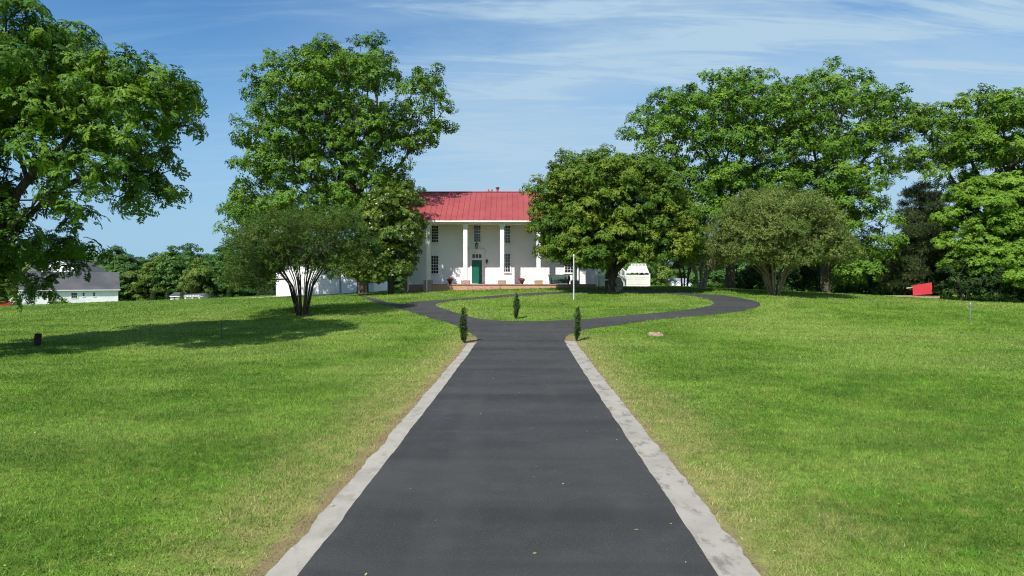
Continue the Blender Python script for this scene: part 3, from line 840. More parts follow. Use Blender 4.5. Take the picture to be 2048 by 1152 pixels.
# lantern hung from the porch ceiling, wall sconce
LY = 61.9; lx = hx(953, LY); lz0, lz1 = hz(497.5, LY), hz(484.5, LY)
l = MB()
l.lathe((lx, LY, lz0), [(.05, 0), (.11, .03), (.11, .05)], 6); l.lathe((lx, LY, lz1-.16), [(.19, 0), (.17, .03), (.05, .13), (.03, .17)], 6)
for k in range(6):
    a = k*math.pi/3; l.tube((lx+.10*math.cos(a), LY+.10*math.sin(a), lz0+.05), (lx+.16*math.cos(a), LY+.16*math.sin(a), lz1-.16), .012, n=5)
l.tube((lx, LY, lz1), (lx, LY, ZE+.06), .012, n=5)
lan = l.build('hanging_lantern', M['black'], house)
g_ = MB(); g_.lathe((lx, LY, lz0+.05), [(.085, 0), (.145, lz1-.16-lz0-.052)], 6); g_.build('lantern_glass', M['lamp_glass'], lan)
SX = wx(973.8); sz0, sz1 = wz(527), wz(518.5)
l = MB(); l.box(SX-.05, SX+.05, WY-.05, WY-.023, sz0+.05, sz1-.05)
l.bar((SX, WY-.05, sz1-.06), (SX, WY-.2, sz1-.02), .03, .03)
l.lathe((SX, WY-.2, sz0), [(.03, 0), (.07, .03), (.10, .30), (.12, .31), (.04, .38), (.02, .40)], 6)
l.build('wall_lantern', M['black'], house)

# side deck with stair railing, and the slatted board enclosure
DY = WY+2.6
ax, bx = hx(1199, DY), hx(1238, DY)
gz = float(hgt(ax, DY))-.3
deck = thing('side_deck', (ax, DY, gz), 'white raised deck with spindle railing behind the round tree trunk', 'deck')
dz = hz(550, DY)
k_ = MB(); k_.box(ax, bx, DY, DY+3, gz, dz-.21); k_.build('skirt', M['white'], deck)
k_ = MB(); k_.box(ax-.03, bx+.05, DY-.06, DY+3, dz-.205, dz); k_.build('deck_floor', M['trim'], deck)
rz = hz(530.5, DY); k_ = MB()
k_.box(ax, bx, DY-.03, DY+.05, rz-.06, rz); k_.box(ax, bx, DY-.03, DY+.05, dz+.08, dz+.13)
for x in (ax+.06, (ax+bx)/2, bx-.06): k_.box(x-.05, x+.05, DY-.045, DY+.055, dz+.002, rz+.1)
nb = 14
for i in range(nb): x = ax+.1+(bx-ax-.2)*i/(nb-1); k_.box(x-.022, x+.022, DY-.005, DY+.03, dz+.132, rz-.062)
k_.build('railing', M['trim'], deck)
k_ = MB(); ex = hx(1251, DY)
k_.bar((bx, DY, rz+.02), (ex, DY, rz-.62), .07, .08); k_.bar((bx, DY, dz+.06), (ex, DY, dz-.6), .06, .25)
k_.box(ex-.06, ex+.06, DY-.07, DY+.06, gz, rz-.5)
for i in range(1, 5):
    t_ = i/5; x = bx+(ex-bx)*t_; k_.box(x-.02, x+.02, DY-.01, DY+.03, dz+.06-.66*t_, rz-.64*t_)
k_.build('stair_railing', M['trim'], deck)
EY = WY+5.0
ax, bx = hx(1252, EY), hx(1300, EY); gz = float(hgt(ax, EY))-.3
enc = thing('board_enclosure', (ax, EY, gz), 'white boarded enclosure with tapered hood and notched top right of the deck', 'enclosure')
zt = hz(550, EY); zb = hz(574, EY); k_ = MB(); n = 4
for i in range(n+1):
    a = gz if i == 0 else zb+(zt-zb)*i/(n+1)+.02; b_ = zb+(zt-zb)*(i+1)/(n+1)
    k_.box(ax, bx, EY, EY+.04, a, b_)
k_.box(bx-.1, bx+.02, EY-.03, EY+2.5, gz, hz(547, EY)); k_.box(ax-.02, ax+.06, EY-.03, EY+2.5, gz, zt)
k_.box(ax+.07, bx-.11, EY+.06, EY+2.4, gz, zt-.06)
k_.build('board_wall', M['white'], enc)
k_ = MB(); x0, x1 = hx(1258, EY), hx(1299, EY); x2, x3 = hx(1264, EY), hx(1294.5, EY); z2, z3 = hz(546.5, EY), hz(531, EY)
k_.poly([(x0, EY+.1, z2), (x1, EY+.1, z2), (x3, EY+.55, z3), (x2, EY+.55, z3)])
k_.poly([(x0, EY+2.2, z2), (x2, EY+1.7, z3), (x3, EY+1.7, z3), (x1, EY+2.2, z2)])
k_.poly([(x0, EY+.1, z2), (x2, EY+.55, z3), (x2, EY+1.7, z3), (x0, EY+2.2, z2)]); k_.poly([(x1, EY+.1, z2), (x1, EY+2.2, z2), (x3, EY+1.7, z3), (x3, EY+.55, z3)])
k_.poly([(x2, EY+.55, z3), (x3, EY+.55, z3), (x3, EY+1.7, z3), (x2, EY+1.7, z3)])
n = 5
for i in range(n):
    x = x2+.05+(x3-x2-.1)*i/(n-1); k_.box(x-.06, x+.06, EY+.56, EY+.7, z3+.002, hz(527.5, EY))
k_.box(x2, x3, EY+.55, EY+.7, hz(528.8, EY), hz(527.3, EY)+.012)
k_.build('hood', M['white'], enc)
n = 4
for i in range(n):
    k_ = MB(); x = x0+.3+(x1-x0-.6)*i/(n-1); k_.box(x-.13, x+.13, EY+.02, EY+.13, z2-.03, z2+.07); k_.build('slot', M['black'], enc)

# wicker settee, flower pots
SY = 61.6
ax, bx = hx(1097, SY), hx(1140, SY); sett = thing('wicker_settee', ((ax+bx)/2, SY, ZP), 'dark green wicker settee on the brick porch beside the shaded column', 'settee')
zt = hz(549.5, SY); k_ = MB()
k_.box(ax+.1, bx-.1, SY-.3, SY+.35, ZP+.03, ZP+.36); k_.build('seat', M['wicker'], sett, .03)
k_ = MB(); m_ = 12
for i in range(m_):
    a, b_ = i/m_, (i+1)/m_; xa, xb = ax+.25+(bx-ax-.5)*a, ax+.25+(bx-ax-.5)*b_
    k_.quad((xa, SY+.22, ZP+.36), (xb, SY+.22, ZP+.36), (xb, SY+.36, zt), (xa, SY+.36, zt)); k_.quad((xa, SY+.42, zt), (xb, SY+.42, zt), (xb, SY+.38, ZP+.2), (xa, SY+.38, ZP+.2)); k_.quad((xa, SY+.36, zt), (xb, SY+.36, zt), (xb, SY+.42, zt), (xa, SY+.42, zt))
k_.build('backrest', M['wicker'], sett)
for sgn, xe in ((-1, ax), (1, bx)):
    k_ = MB()
    prof = [(-.42, .02), (-.42, .50), (-.30, .62), (-.05, .66), (.25, zt-ZP-.1), (.40, zt-ZP), (.40, .02)]
    x_in, x_out = xe-sgn*.22, xe
    pi_ = [(x_in, SY+y, ZP+z) for y, z in prof]; po = [(x_out+(.0 if z > .3 else -sgn*.12), SY+y, ZP+z) for y, z in prof]
    k_.poly(pi_ if sgn < 0 else pi_[::-1]); k_.poly(po[::-1] if sgn < 0 else po)
    for i in range(len(prof)): j = (i+1) % len(prof); k_.quad(pi_[i], pi_[j], po[j], po[i])
    k_.build('arm', M['wicker'], sett, .03)
k_ = MB(); k_.box(ax+.26, bx-.26, SY-.32, SY+.2, ZP+.362, ZP+.46); k_.build('cushion', M['wicker_cushion'], sett, .03)
def flower_pot(u, Y, label, seed):
    g = np.random.default_rng(seed); x = hx(u, Y)
    r_ = thing('flower_pot', (x, Y, ZP), label, 'flower pot', 'potted red flowers on the porch')
    k_ = MB(); k_.lathe((x, Y, ZP+.002), [(.11, 0), (.17, .24), (.19, .25), (.19, .30), (.15, .30)], 14); k_.build('pot', M['pot'], r_)
    n = 90; d = rand_dirs(n, g); d[:, 2] = np.abs(d[:, 2]); P = np.array([x, Y, ZP+.34])+d*g.uniform(.1, .3, (n, 1))*np.array([1.05, 1, .8])
    V, tt = sprays(P, d, 'rosette', .075, g, np.full(n, .5)); np_mesh('flowers', V, 4, M['flower'], r_, {'tint': tt})
    n = 50; d = rand_dirs(n, g); d[:, 2] = np.abs(d[:, 2])*.5; P = np.array([x, Y, ZP+.32])+d*g.uniform(.05, .24, (n, 1))
    V, tt = sprays(P, d, 'rosette', .10, g, np.full(n, .4)); np_mesh('leaves', V, 4, M['leaf_oak'], r_, {'tint': tt})
flower_pot(900, CY+.35, 'dark pot of orange red flowers left of the green front door', 1)
flower_pot(1044, CY+.35, 'dark pot of red flowers on the porch between the door and the settee', 2)

# ------------------------------------------------------------------ garden things
q = ground(1147.5, 600.5)
pole = thing('white_pole', q, 'thin white post standing on the island lawn before the round tree', 'post')
pz = at(1147.5, 512, q[1])[2]
k_ = MB(); k_.tube(q-np.array([0, 0, .2]), (q[0], q[1], pz), .05, .045, 12); k_.build('post', M['pole_paint'], pole)
k_ = MB(); k_.lathe((q[0], q[1], pz), [(.06, 0), (.07, .05), (.03, .1), (.01, .13)], 12); k_.build('cap', M['trim'], pole)
q = ground(1231.5, 584.5); sy = q[1]; rad = 15.8*sy/F
ms = MB(); n = 40; wth = .26; lean = .22
def mp(rr, a, y): 
    zz = rad+rr*math.sin(a); return (q[0]+rr*math.cos(a), sy+y+zz*lean, q[2]-.03+zz)
hr = .16*rad/.6
for k in range(n):
    a, b_ = 2*math.pi*k/n, 2*math.pi*(k+1)/n
    j = lambda a: rad*(1+.012*math.sin(5*a)+.008*math.sin(11*a+1))
    ms.quad(mp(hr, a, 0), mp(j(a)*.97, a, 0), mp(j(b_)*.97, b_, 0), mp(hr, b_, 0)); ms.quad(mp(j(a)*.97, a, 0), mp(j(a), a, .03), mp(j(b_), b_, .03), mp(j(b_)*.97, b_, 0))
    ms.quad(mp(j(a), a, .03), mp(j(a), a, wth), mp(j(b_), b_, wth), mp(j(b_), b_, .03)); ms.quad(mp(hr, a, wth), mp(hr, b_, wth), mp(j(b_), b_, wth), mp(j(a), a, wth))
    ms.quad(mp(hr, a, 0), mp(hr, b_, 0), mp(hr, b_, wth), mp(hr, a, wth))
o = ms.build('millstone', M['stone']); tag(o, 'round grey millstone with centre hole leaning on the tree trunk', 'millstone')
MS_Y = sy
# cut log post, stump remains
q = ground(74, 692); hgt_ = 24.5*q[1]/F; rr = 6.2*q[1]/F
k_ = MB(); k_.lathe((0, 0, 0), [(rr*1.12, -.1), (rr*1.05, .06), (rr, hgt_*.5), (rr*1.03, hgt_*.97), (rr*.95, hgt_), (rr*.5, hgt_+.012)], 14)
k_.v = [(x*(1+.06*math.sin(3*math.atan2(y, x)))+q[0]+z*.10, y+q[1], z+q[2]) for x, y, z in k_.v]
tag(k_.build('stump_post', M['stump']), 'short dark wooden stump standing on the lawn in the tree shadow', 'stump')
q = ground(1312, 670); g = np.random.default_rng(5)
k_ = MB(); n = 22; R0 = 15*q[1]/F
prof = [(1.35, -.03), (1.12, .03), (.85, .075), (.5, .10), (.2, .085)]
jit = 1+.16*np.sin(np.arange(n)*1.7)+g.normal(0, .10, n)
i0 = 0
for rr, z in prof:
    for k in range(n):
        a = 2*math.pi*k/n; rj = R0*rr*jit[k]*.9
        k_.v.append((q[0]+rj*math.cos(a), q[1]+rj*math.sin(a)*1.15, float(hgt(q[0]+rj*math.cos(a), q[1]+rj*math.sin(a)*1.15))+z*(1 if rr > 1.2 else g.uniform(.5, 1.5))))
for j in range(len(prof)-1):
    for k in range(n): k_.f.append((j*n+k, j*n+(k+1) % n, (j+1)*n+(k+1) % n, (j+1)*n+k)); k_.m.append(0)
k_.f.append(tuple((len(prof)-1)*n+k for k in range(n))); k_.m.append(0)
tag(k_.build('ground_stump', M['stump_cut']), 'low brown chipped stump flush with the right hand lawn near the driveway', 'stump')
def thin_post(u, v0, v1, name, label, mat, head):
    q = ground(u, v1); z1 = at(u, v0, q[1])[2]
    r_ = thing(name, q, label, 'post')
    k_ = MB(); k_.tube(q-np.array([0, 0, .1]), (q[0], q[1], z1-.1), .024, .022, 8); k_.build('pipe', mat, r_)
    k_ = MB()
    if head:
        k_.lathe((q[0], q[1], z1-.24), [(.04, 0), (.06, .04), (.06, .16), (.035, .24)], 10); k_.tube((q[0]-.02, q[1], z1-.1), (q[0]+.14, q[1]-.05, z1-.17), .02, n=8); k_.bar((q[0], q[1], z1), (q[0]-.15, q[1], z1+.04), .02, .015)
        k_.build('tap_head', mat, r_)
    else:
        k_.lathe((q[0], q[1], z1-.1), [(.03, 0), (.035, .06), (.012, .10)], 8); k_.build('finial', mat, r_)
thin_post(1940, 605, 647, 'yard_hydrant', 'thin grey metal yard tap standing on the right hand lawn', M['galv'], True)
thin_post(443.5, 646, 679, 'marker_stake', 'thin green steel stake in the tree shadow on the left hand lawn', M['greenpaint'], False)
# sandbox with a tilted red canopy
sY = 59.0
a = at(1792, 598, sY); b_ = at(1880, 598, sY); gz = float(hgt((a[0]+b_[0])/2, sY))
sb = thing('sandbox', ((a[0]+b_[0])/2, sY, gz), 'pale timber sandbox frame under a tilted bright red ribbed canopy', 'sandbox')
z1 = hz(592, sY); k_ = MB()
for y in (sY, sY+1.7): k_.box(a[0], b_[0], y, y+.06, gz-.05, z1-.05); 
for x in (a[0], b_[0]-.06): k_.box(x, x+.06, sY+.062, sY+1.698, gz-.05, z1-.05)
k_.box(a[0]-.05, b_[0]+.05, sY-.05, sY+.2, z1-.048, z1); k_.box(a[0]-.05, b_[0]+.05, sY+1.6, sY+1.8, z1-.048, z1)
k_.build('frame', M['wood'], sb)
cy = sY+.75; p = [at(1825.5, 571, cy+.5), at(1863.5, 565, cy+.5), at(1865, 587.5, cy-.33), at(1826, 591.5, cy-.33)]
pts = p
k_ = MB(); nrm = np.cross(pts[1]-pts[0], pts[3]-pts[0]); nrm /= np.linalg.norm(nrm); nrm *= -1 if nrm[1] > 0 else 1
k_.poly([tuple(x) for x in pts]); k_.poly([tuple(x-nrm*.05) for x in pts[::-1]])
for i in range(4): j = (i+1) % 4; k_.quad(pts[i], pts[i]-nrm*.05, pts[j]-nrm*.05, pts[j])
for i in range(9):
    t_ = (i+.5)/9; k_.bar(pts[0]+(pts[1]-pts[0])*t_+nrm*.012, pts[3]+(pts[2]-pts[3])*t_+nrm*.012, .035, .03)
k_.build('canopy', M['red_roof2'], sb)
k_ = MB(); q0, q1 = at(1820, 576.5, cy), at(1870, 569.5, cy); k_.bar(q0+np.array([0, .55, 0]), q1+np.array([0, .55, 0]), .09, .09); k_.build('ridge_beam', M['wood'], sb)
for x, u in ((a[0]+2.45, 0), (b_[0]-.55, 1)):
    k_ = MB(); k_.box(x-.05, x+.05, cy+.52, cy+.62, gz, (q0[2] if u == 0 else q1[2])-.04); k_.build('post', M['wood'], sb)

# fallen leaves on the drive and lawn
g = np.random.default_rng(21); n = 260
P = np.stack([g.uniform(-1, 1, n), g.uniform(5.5, 34, n)], -1); P[:, 0] = P[:, 0]*(P[:, 1]*.7+2)
Pd = np.stack([g.uniform(-2.1, 2.1, 14), g.uniform(6, 36, 14)], -1); P = np.concatenate([P, Pd])
dz = np.where(on_road(P), .022, .05)
d = norm(np.stack([g.normal(0, 1, len(P)), g.normal(0, 1, len(P)), g.normal(0, .15, len(P))], -1)); s = np.stack([-d[:, 1], d[:, 0], g.normal(0, .2, len(P))], -1)
L = g.uniform(.015, .035, len(P))[:, None]; b0 = np.stack([P[:, 0], P[:, 1], hgt(P[:, 0], P[:, 1])+dz], -1)
V = np.stack([b0-d*L, b0+s*L*.45+np.array([0, 0, .004]), b0+d*L, b0-s*L*.45+np.array([0, 0, .004])], 1).reshape(-1, 3)
m_ = leaf_mat('dry_leaf', (.36, .28, .06), (.50, .36, .10), (.60, .55, .40), trans=.2)
tag(np_mesh('fallen_leaves', V, 4, m_, None, {'tint': np.repeat(g.random(len(P)), 4)}), 'scattered dry leaves on the driveway and lawn', 'leaves', None, 'stuff')

# ------------------------------------------------------------------ outbuildings
GY = 74.0
gx0, gx1 = hx(552, GY), hx(748, GY); gz = float(hgt((gx0+gx1)/2, GY))-.4
gar = thing('garage', ((gx0+gx1)/2, GY, gz), 'white garage with grey roof behind the spreading left hand shrub tree', 'garage')
gt = hz(520, GY); k_ = MB(); clap(k_, gx0, gx1, GY, gz, gt, .18); k_.box(gx0, gx1, GY+.004, GY+8, gz, gt)
for x in (gx0, gx1): k_.poly([(x, GY, gt), (x, GY+8, gt), (x, GY+4, gt+2.3)])
k_.build('wall', M['siding'], gar)
k_ = MB()
for y0, y1 in ((GY-.35, GY+4), (GY+8.35, GY+4)):
    k_.quad((gx0-.3, y0, gt-.05), (gx1+.3, y0, gt-.05), (gx1+.3, y1, gt+2.4), (gx0-.3, y1, gt+2.4)); k_.quad((gx0-.3, y0, gt-.13), (gx0-.3, y1, gt+2.32), (gx1+.3, y1, gt+2.32), (gx1+.3, y0, gt-.13))
k_.box(gx0-.3, gx1+.3, GY-.37, GY-.34, gt-.2, gt-.04); k_.build('roof', M['grey_roof'], gar)
for u0, u1 in ((566, 612), (622, 668)):
    k_ = MB(); x0, x1 = hx(u0, GY), hx(u1, GY); z0, z1 = gz+.42, gz+2.5
    for i in range(4): k_.box(x0, x1, GY-.05, GY-.024, z0+(z1-z0)*i/4+.012, z0+(z1-z0)*(i+1)/4-.012)
    k_.box(x0-.1, x0-.001, GY-.06, GY-.024, z0, z1+.1); k_.box(x1+.001, x1+.1, GY-.06, GY-.024, z0, z1+.1); k_.box(x0, x1, GY-.06, GY-.024, z1, z1+.1)
    k_.build('garage_door', M['trim'], gar)
k_ = MB(); k_.tube((hx(680, GY), GY-.07, gz), (hx(680, GY), GY-.07, gt-.1), .06); k_.build('downspout', M['galv'], gar)

# neighbour houses
def gable_house(name, label, cat, x0, x1, Y, depth, zg, ze, zr, roofm, group=None, over=.4):
    o = thing(name, ((x0+x1)/2, Y, zg), label, cat, group)
    k_ = MB(); clap(k_, x0, x1, Y, zg, ze, .2); k_.box(x0, x1, Y+.004, Y+depth, zg, ze)
    for x in (x0, x1): k_.poly([(x, Y, ze), (x, Y+depth, ze), (x, Y+depth/2, zr-.1)])
    k_.build('wall', M['siding'], o)
    k_ = MB()
    for ya, yb in ((Y-over, Y+depth/2), (Y+depth+over, Y+depth/2)):
        k_.quad((x0-over, ya, ze), (x1+over, ya, ze), (x1+over, yb, zr), (x0-over, yb, zr)); k_.quad((x0-over, ya, ze-.1), (x0-over, yb, zr-.1), (x1+over, yb, zr-.1), (x1+over, ya, ze-.1))
        for x in (x0-over, x1+over): k_.quad((x, ya, ze-.1), (x, ya, ze), (x, yb, zr), (x, yb, zr-.1))
    rf = k_.build('roof', M[roofm], o)
    k_ = MB(); k_.box(x0-over, x1+over, Y-over-.1, Y-over-.002, ze-.18, ze-.01); k_.build('gutter', M['trim'], rf)
    return o, rf
NY = 130.
zg = -2.4
NX0, NX1 = -84-7.75, -84+7.75
nh, nrf = gable_house('long_house', 'long white single storey house with dark grey roof beyond the left lawn', 'house', NX0, NX1, NY, 9, zg, hz(579.5, NY), hz(544, NY+4.5), 'grey_roof')
for u0, u1, v0, v1, c_, r_ in ((65, 72.5, 587, 600, 2, 2), (96.5, 103.5, 587, 600, 2, 2), (141, 152, 586, 596, 3, 2), (163, 167, 586, 593, 1, 2), (184, 188, 585.5, 593, 1, 2)):
    k0 = lambda u: 1024+F*(NX0+(u-46)/189*15.5)/NY; window(nh, k0(u0), k0(u1), v0, v1, NY, c_, r_, False, .12)
k_ = MB(); k_.tube(((NX0+10.9), NY+2.0, hz(570, NY+2)), ((NX0+10.9), NY+2.0, hz(566, NY+2)), .12); k_.build('vent_pipe', M['trim'], nrf)
k_ = MB(); k_.box(NX1-.16, NX1+.02, NY-.06, NY-.024, zg, hz(580, NY)); k_.build('corner_board', M['trim'], nh)
k_ = MB(); sx0, sx1 = NX0-2.0, NX0-.1
k_.bar((sx0, NY-1.2, zg+.2), (sx1, NY-1.2, zg+1.9), .15, .3); k_.bar((sx0, NY-1.2, zg+1.2), (sx1, NY-1.2, zg+2.9), .1, .1); k_.bar((sx0, NY-.4, zg+1.2), (sx1, NY-.4, zg+2.9), .1, .1)
for i in range(9):
    t_ = i/8; x = sx0+(sx1-sx0)*t_; k_.box(x-.04, x+.04, NY-1.24, NY-1.16, zg+.2+1.7*t_, zg+1.2+1.7*t_); k_.box(x-.14, x+.14, NY-1.15, NY-.4, zg+.1+1.7*t_, zg+.2+1.7*t_)
k_.build('steps', M['trim'], nh)
nh.rotation_euler[2] = R(33)
# gabled house behind it
BY = 142.
o = thing('gabled_house', (hx(112, BY), BY, zg), 'white gable end of a taller house behind the long neighbour house', 'house')
k_ = MB(); x0, x1, xm = hx(84, BY), hx(160, BY), hx(122, BY); ze, zr = hz(544, BY), hz(521, BY)
k_.box(x0, x1, BY+.004, BY+10, zg, ze); k_.poly([(x0, BY, ze), (x1, BY, ze), (xm, BY, zr)]); clap(k_, x0, x1, BY, zg, ze, .2)
k_.build('wall', M['siding'], o)
k_ = MB()
for xa in (x0-.5, x1+.5):
    k_.quad((xa, BY-.4, ze-.25), (xa, BY+10, ze-.25), (xm, BY+10, zr+.12), (xm, BY-.4, zr+.12))
rx0 = hx(40, BY); k_.quad((rx0, BY+2, ze+.2), (xm, BY+2, ze+.2), (xm, BY+5, zr+.1), (rx0, BY+5, zr+.1)); k_.quad((rx0, BY+8, ze+.2), (xm, BY+8, ze+.2), (xm, BY+5, zr+.1), (rx0, BY+5, zr+.1))
k_.build('roof', M['grey_roof'], o)
k_ = MB()
for xa in (x0-.5, x1+.5): k_.bar((xa, BY-.42, ze-.32), (xm, BY-.42, zr+.05), .06, .3)
k_.build('verge_board', M['trim'], o)
k_ = MB(); k_.box(rx0, x0, BY+2.3, BY+7.7, zg, ze+.15); k_.build('side_wall', M['siding'], o)
k_ = MB(); k_.lathe((hx(126, BY), BY-.05, hz(539, BY)), [(.25, 0), (.35, .25), (.25, .5)], 10); k_.build('gable_vent', M['trim'], o)
# white picket fence by the long house
FY = 124.
x0, x1 = hx(172, FY), hx(203, FY); fz = float(hgt(x0, FY)); o = thing('picket_fence', ((x0+x1)/2, FY, fz), 'low white fence in front of the long neighbour house', 'fence')
z1 = hz(603.5, FY); k_ = MB()
k_.box(x0, x1, FY, FY+.05, z1-.12, z1); k_.box(x0, x1, FY, FY+.05, z1-.7, z1-.62)
for i in range(22): x = x0+(x1-x0)*i/21; k_.box(x-.035, x+.035, FY-.03, FY-.002, fz, z1+.05)
k_.build('rails', M['trim'], o)
for x in (x0, (x0+x1)/2, x1):
    k_ = MB(); k_.box(x-.07, x+.07, FY+.052, FY+.19, fz, z1+.15); k_.build('post', M['trim'], o)
# little pool house with pergola
QY = 165.; zq = float(hgt(hx(373, QY), QY))
ph, rf = gable_house('pool_house', 'small white pergola cottage with grey roof before the distant trees', 'cottage', hx(340, QY), hx(404, QY), QY, 6, zq, hz(592, QY), hz(584.5, QY+3), 'grey_roof', None, .3)
k_ = MB(); x0, x1 = hx(370, QY-3), hx(398, QY-3); zt = hz(592, QY-3)
for x in (x0, (x0+x1)/2, x1): k_.box(x-.12, x+.12, QY-3, QY-2.76, zq, zt-.12)
k_.box(x0-.3, x1+.3, QY-3.1, QY-2.9, zt-.118, zt+.1)
for i in range(10): x = x0+(x1-x0)*i/9; k_.box(x-.05, x+.05, QY-3.4, QY-.02, zt+.102, zt+.22)
k_.build('pergola', M['trim'], ph)
window(ph, 347, 351, 594, 600, QY, 1, 2, False, .12)
# small red roofed shed
RY = 120.; xq = hx(494.5, RY); zq = float(hgt(xq, RY))
o = thing('low_shed', (xq, RY, zq), 'low shed with brownish red roof beyond the left lawn crest', 'shed')
k_ = MB(); a_, b_ = hx(488, RY), hx(501, RY); k_.box(a_, b_, RY, RY+2, zq, hz(598, RY)); k_.build('wall', M['wood'], o)
k_ = MB(); z0, z1 = hz(597.5, RY), hz(594, RY+1); x2, x3 = hx(489, RY), hx(497, RY)
k_.quad((a_-.15, RY-.2, z0), (b_+.15, RY-.2, z0), (x3, RY+1, z1), (x2, RY+1, z1)); k_.quad((a_-.15, RY+2.2, z0), (x2, RY+1, z1), (x3, RY+1, z1), (b_+.15, RY+2.2, z0))
k_.poly([(a_-.15, RY-.2, z0), (x2, RY+1, z1), (a_-.15, RY+2.2, z0)]); k_.poly([(b_+.15, RY-.2, z0), (b_+.15, RY+2.2, z0), (x3, RY+1, z1)])
k_.build('roof', M['brick'], o)
# red car at the far left edge
KY = 118.; xq = hx(2, KY); zq = hz(619, KY)
o = thing('parked_car', (xq, KY, zq), 'red car parked at the far left edge beyond the lawn', 'car')
k_ = MB(); pr = [(-2.1, .35), (-2.1, .8), (-1.9, .92), (-1.1, .98), (-.5, 1.42), (.7, 1.42), (1.3, 1.0), (2.0, .9), (2.1, .7), (2.1, .35)]
for y in (-.85, .85): k_.poly([(xq+a_, KY+y, zq+b_) for a_, b_ in pr])
for i in range(len(pr)): a_, b_ = pr[i], pr[(i+1) % len(pr)]; k_.quad((xq+a_[0], KY-.85, zq+a_[1]), (xq+a_[0], KY+.85, zq+a_[1]), (xq+b_[0], KY+.85, zq+b_[1]), (xq+b_[0], KY-.85, zq+b_[1]))
k_.build('body', M['red_car'], o)
for a_ in (-1.3, 1.3):
    k_ = MB(); k_.tube((xq+a_, KY-.88, zq+.34), (xq+a_, KY-.66, zq+.34), .34, n=16); k_.build('wheel', M['tyre'], o)
k_ = MB(); k_.poly([(xq-.95, KY-.86, zq+1.0), (xq+1.1, KY-.86, zq+1.0), (xq+.62, KY-.86, zq+1.36), (xq-.45, KY-.86, zq+1.36)]); k_.build('window', M['glass'], o)
# dormered houses far right
DYy = 150.
for u0, u1, dorms, lab in ((1317, 1350, (1329, 1345.5), 'pale grey roofed house with dormers, the left one beyond the lawn crest'), (1352, 1390, (1357, 1376.5), 'pale grey roofed house with dormers, the one beside the pale stemmed tree')):
    zg_ = float(hgt(hx(u0, DYy), DYy)); o, rf = gable_house('dormer_house', lab, 'house', hx(u0, DYy), hx(u1, DYy), DYy, 10, zg_-.2, hz(575.5, DYy), hz(556.5, DYy+5), 'pale_roof', 'dormered houses beyond the lawn')
    for dx in dorms:
        k_ = MB(); xm = hx(dx, DYy); yb = DYy+.4; hw_ = .6; zb_, ze_, zp_ = hz(576, yb), hz(567, yb), hz(562.5, yb)
        k_.box(xm-hw_, xm+hw_, yb, yb+3, zb_, ze_); k_.poly([(xm-hw_, yb, ze_), (xm+hw_, yb, ze_), (xm, yb, zp_-.08)])
        dd = k_.build('dormer', M['siding'], rf)
        k_ = MB()
        for s_ in (-1, 1): k_.quad((xm+s_*(hw_+.2), yb-.15, ze_-.13), (xm+s_*(hw_+.2), yb+4, ze_-.13), (xm, yb+4, zp_+.02), (xm, yb-.15, zp_+.02))
        k_.build('dormer_roof', M['pale_roof'], rf)
        k_ = MB()
        for s_ in (-1, 1): k_.bar((xm+s_*(hw_+.2), yb-.17, ze_-.18), (xm, yb-.17, zp_-.03), .05, .16)
        k_.build('dormer_trim', M['trim'], rf)

# ------------------------------------------------------------------ trees
def trunk_to(base, pts): return [np.array(base)-np.array([0, 0, .3])] + [np.array(p) for p in pts]
# big tree left of the house
Y = 63.5; q = np.array([hx(725, Y), Y, float(hgt(hx(725, Y), Y))])
L = [(575,150,68,58),(660,125,75,45),(740,130,65,48),(855,165,42,42),(880,230,36,52),(545,240,78,62),(640,230,90,75),(740,240,90,80),(825,250,60,55),(520,320,70,55),(620,330,85,60),(730,345,85,60),(480,390,45,48),(462,455,36,42),(500,440,40,30),(458,400,30,40),(540,420,65,45),(640,415,75,45),(740,410,75,45),(790,355,34,38)]
stem = trunk_to(q, [at(725, 520, Y), at(722, 450, Y), at(715, 380, Y)])
limbs = [stem, [at(722, 440, Y), at(650, 380, Y-1), at(590, 340, Y-2)], [at(718, 400, Y), at(740, 310, Y+1), at(750, 230, Y)], [at(720, 410, Y), at(800, 330, Y), at(850, 260, Y)], [at(716, 390, Y), at(670, 290, Y+1), at(640, 200, Y)]]
add('shade_tree', 'tall broad green tree standing left of the red roofed house', 'tree', q, auto_depth(px_lobes(L, Y), 7.0, Y), limbs, 0.85, 24, 'palm', .29, 'leaf_oak', 'bark', .55, 11, fill=.56, shrink=.5, droop=.1, low=-.4, flat=.8, inner=.30, tint_c=.5)
# big trees on the right
Y = 67.0; q = np.array([hx(1462, Y), Y, float(hgt(hx(1462, Y), Y))])
L = [(1295,265,45,55),(1350,205,58,50),(1430,180,62,42),(1510,175,60,45),(1580,190,60,55),(1300,330,52,50),(1380,270,70,55),(1470,250,65,50),(1560,270,65,55),(1350,350,60,45),(1440,350,50,45),(1530,350,55,45),(1400,420,45,40),(1590,340,50,50),(1430,450,35,40),(1375,455,40,35),(1420,500,45,35),(1480,440,45,45),(1500,400,50,40)]
limbs = [trunk_to(q, [at(1460, 520, Y), at(1452, 450, Y), at(1440, 400, Y)]), [at(1446, 420, Y), at(1425, 330, Y), at(1405, 290, Y)], [at(1450, 440, Y), at(1480, 330, Y), at(1500, 260, Y+1)], [at(1440, 405, Y), at(1400, 370, Y-1), at(1350, 310, Y-2)]]
add('shade_tree', 'large spreading green tree rising behind the rounded tree on the right', 'tree', q, auto_depth(px_lobes(L, Y), 6.5, Y), limbs, 0.85, 24, 'palm', .29, 'leaf_right', 'bark', .44, 12, fill=.54, shrink=.45, droop=.1, low=-.4, flat=.8, inner=.30, tint_c=.5)
Y = 66.5; q = np.array([hx(1652, Y), Y, float(hgt(hx(1652, Y), Y))])
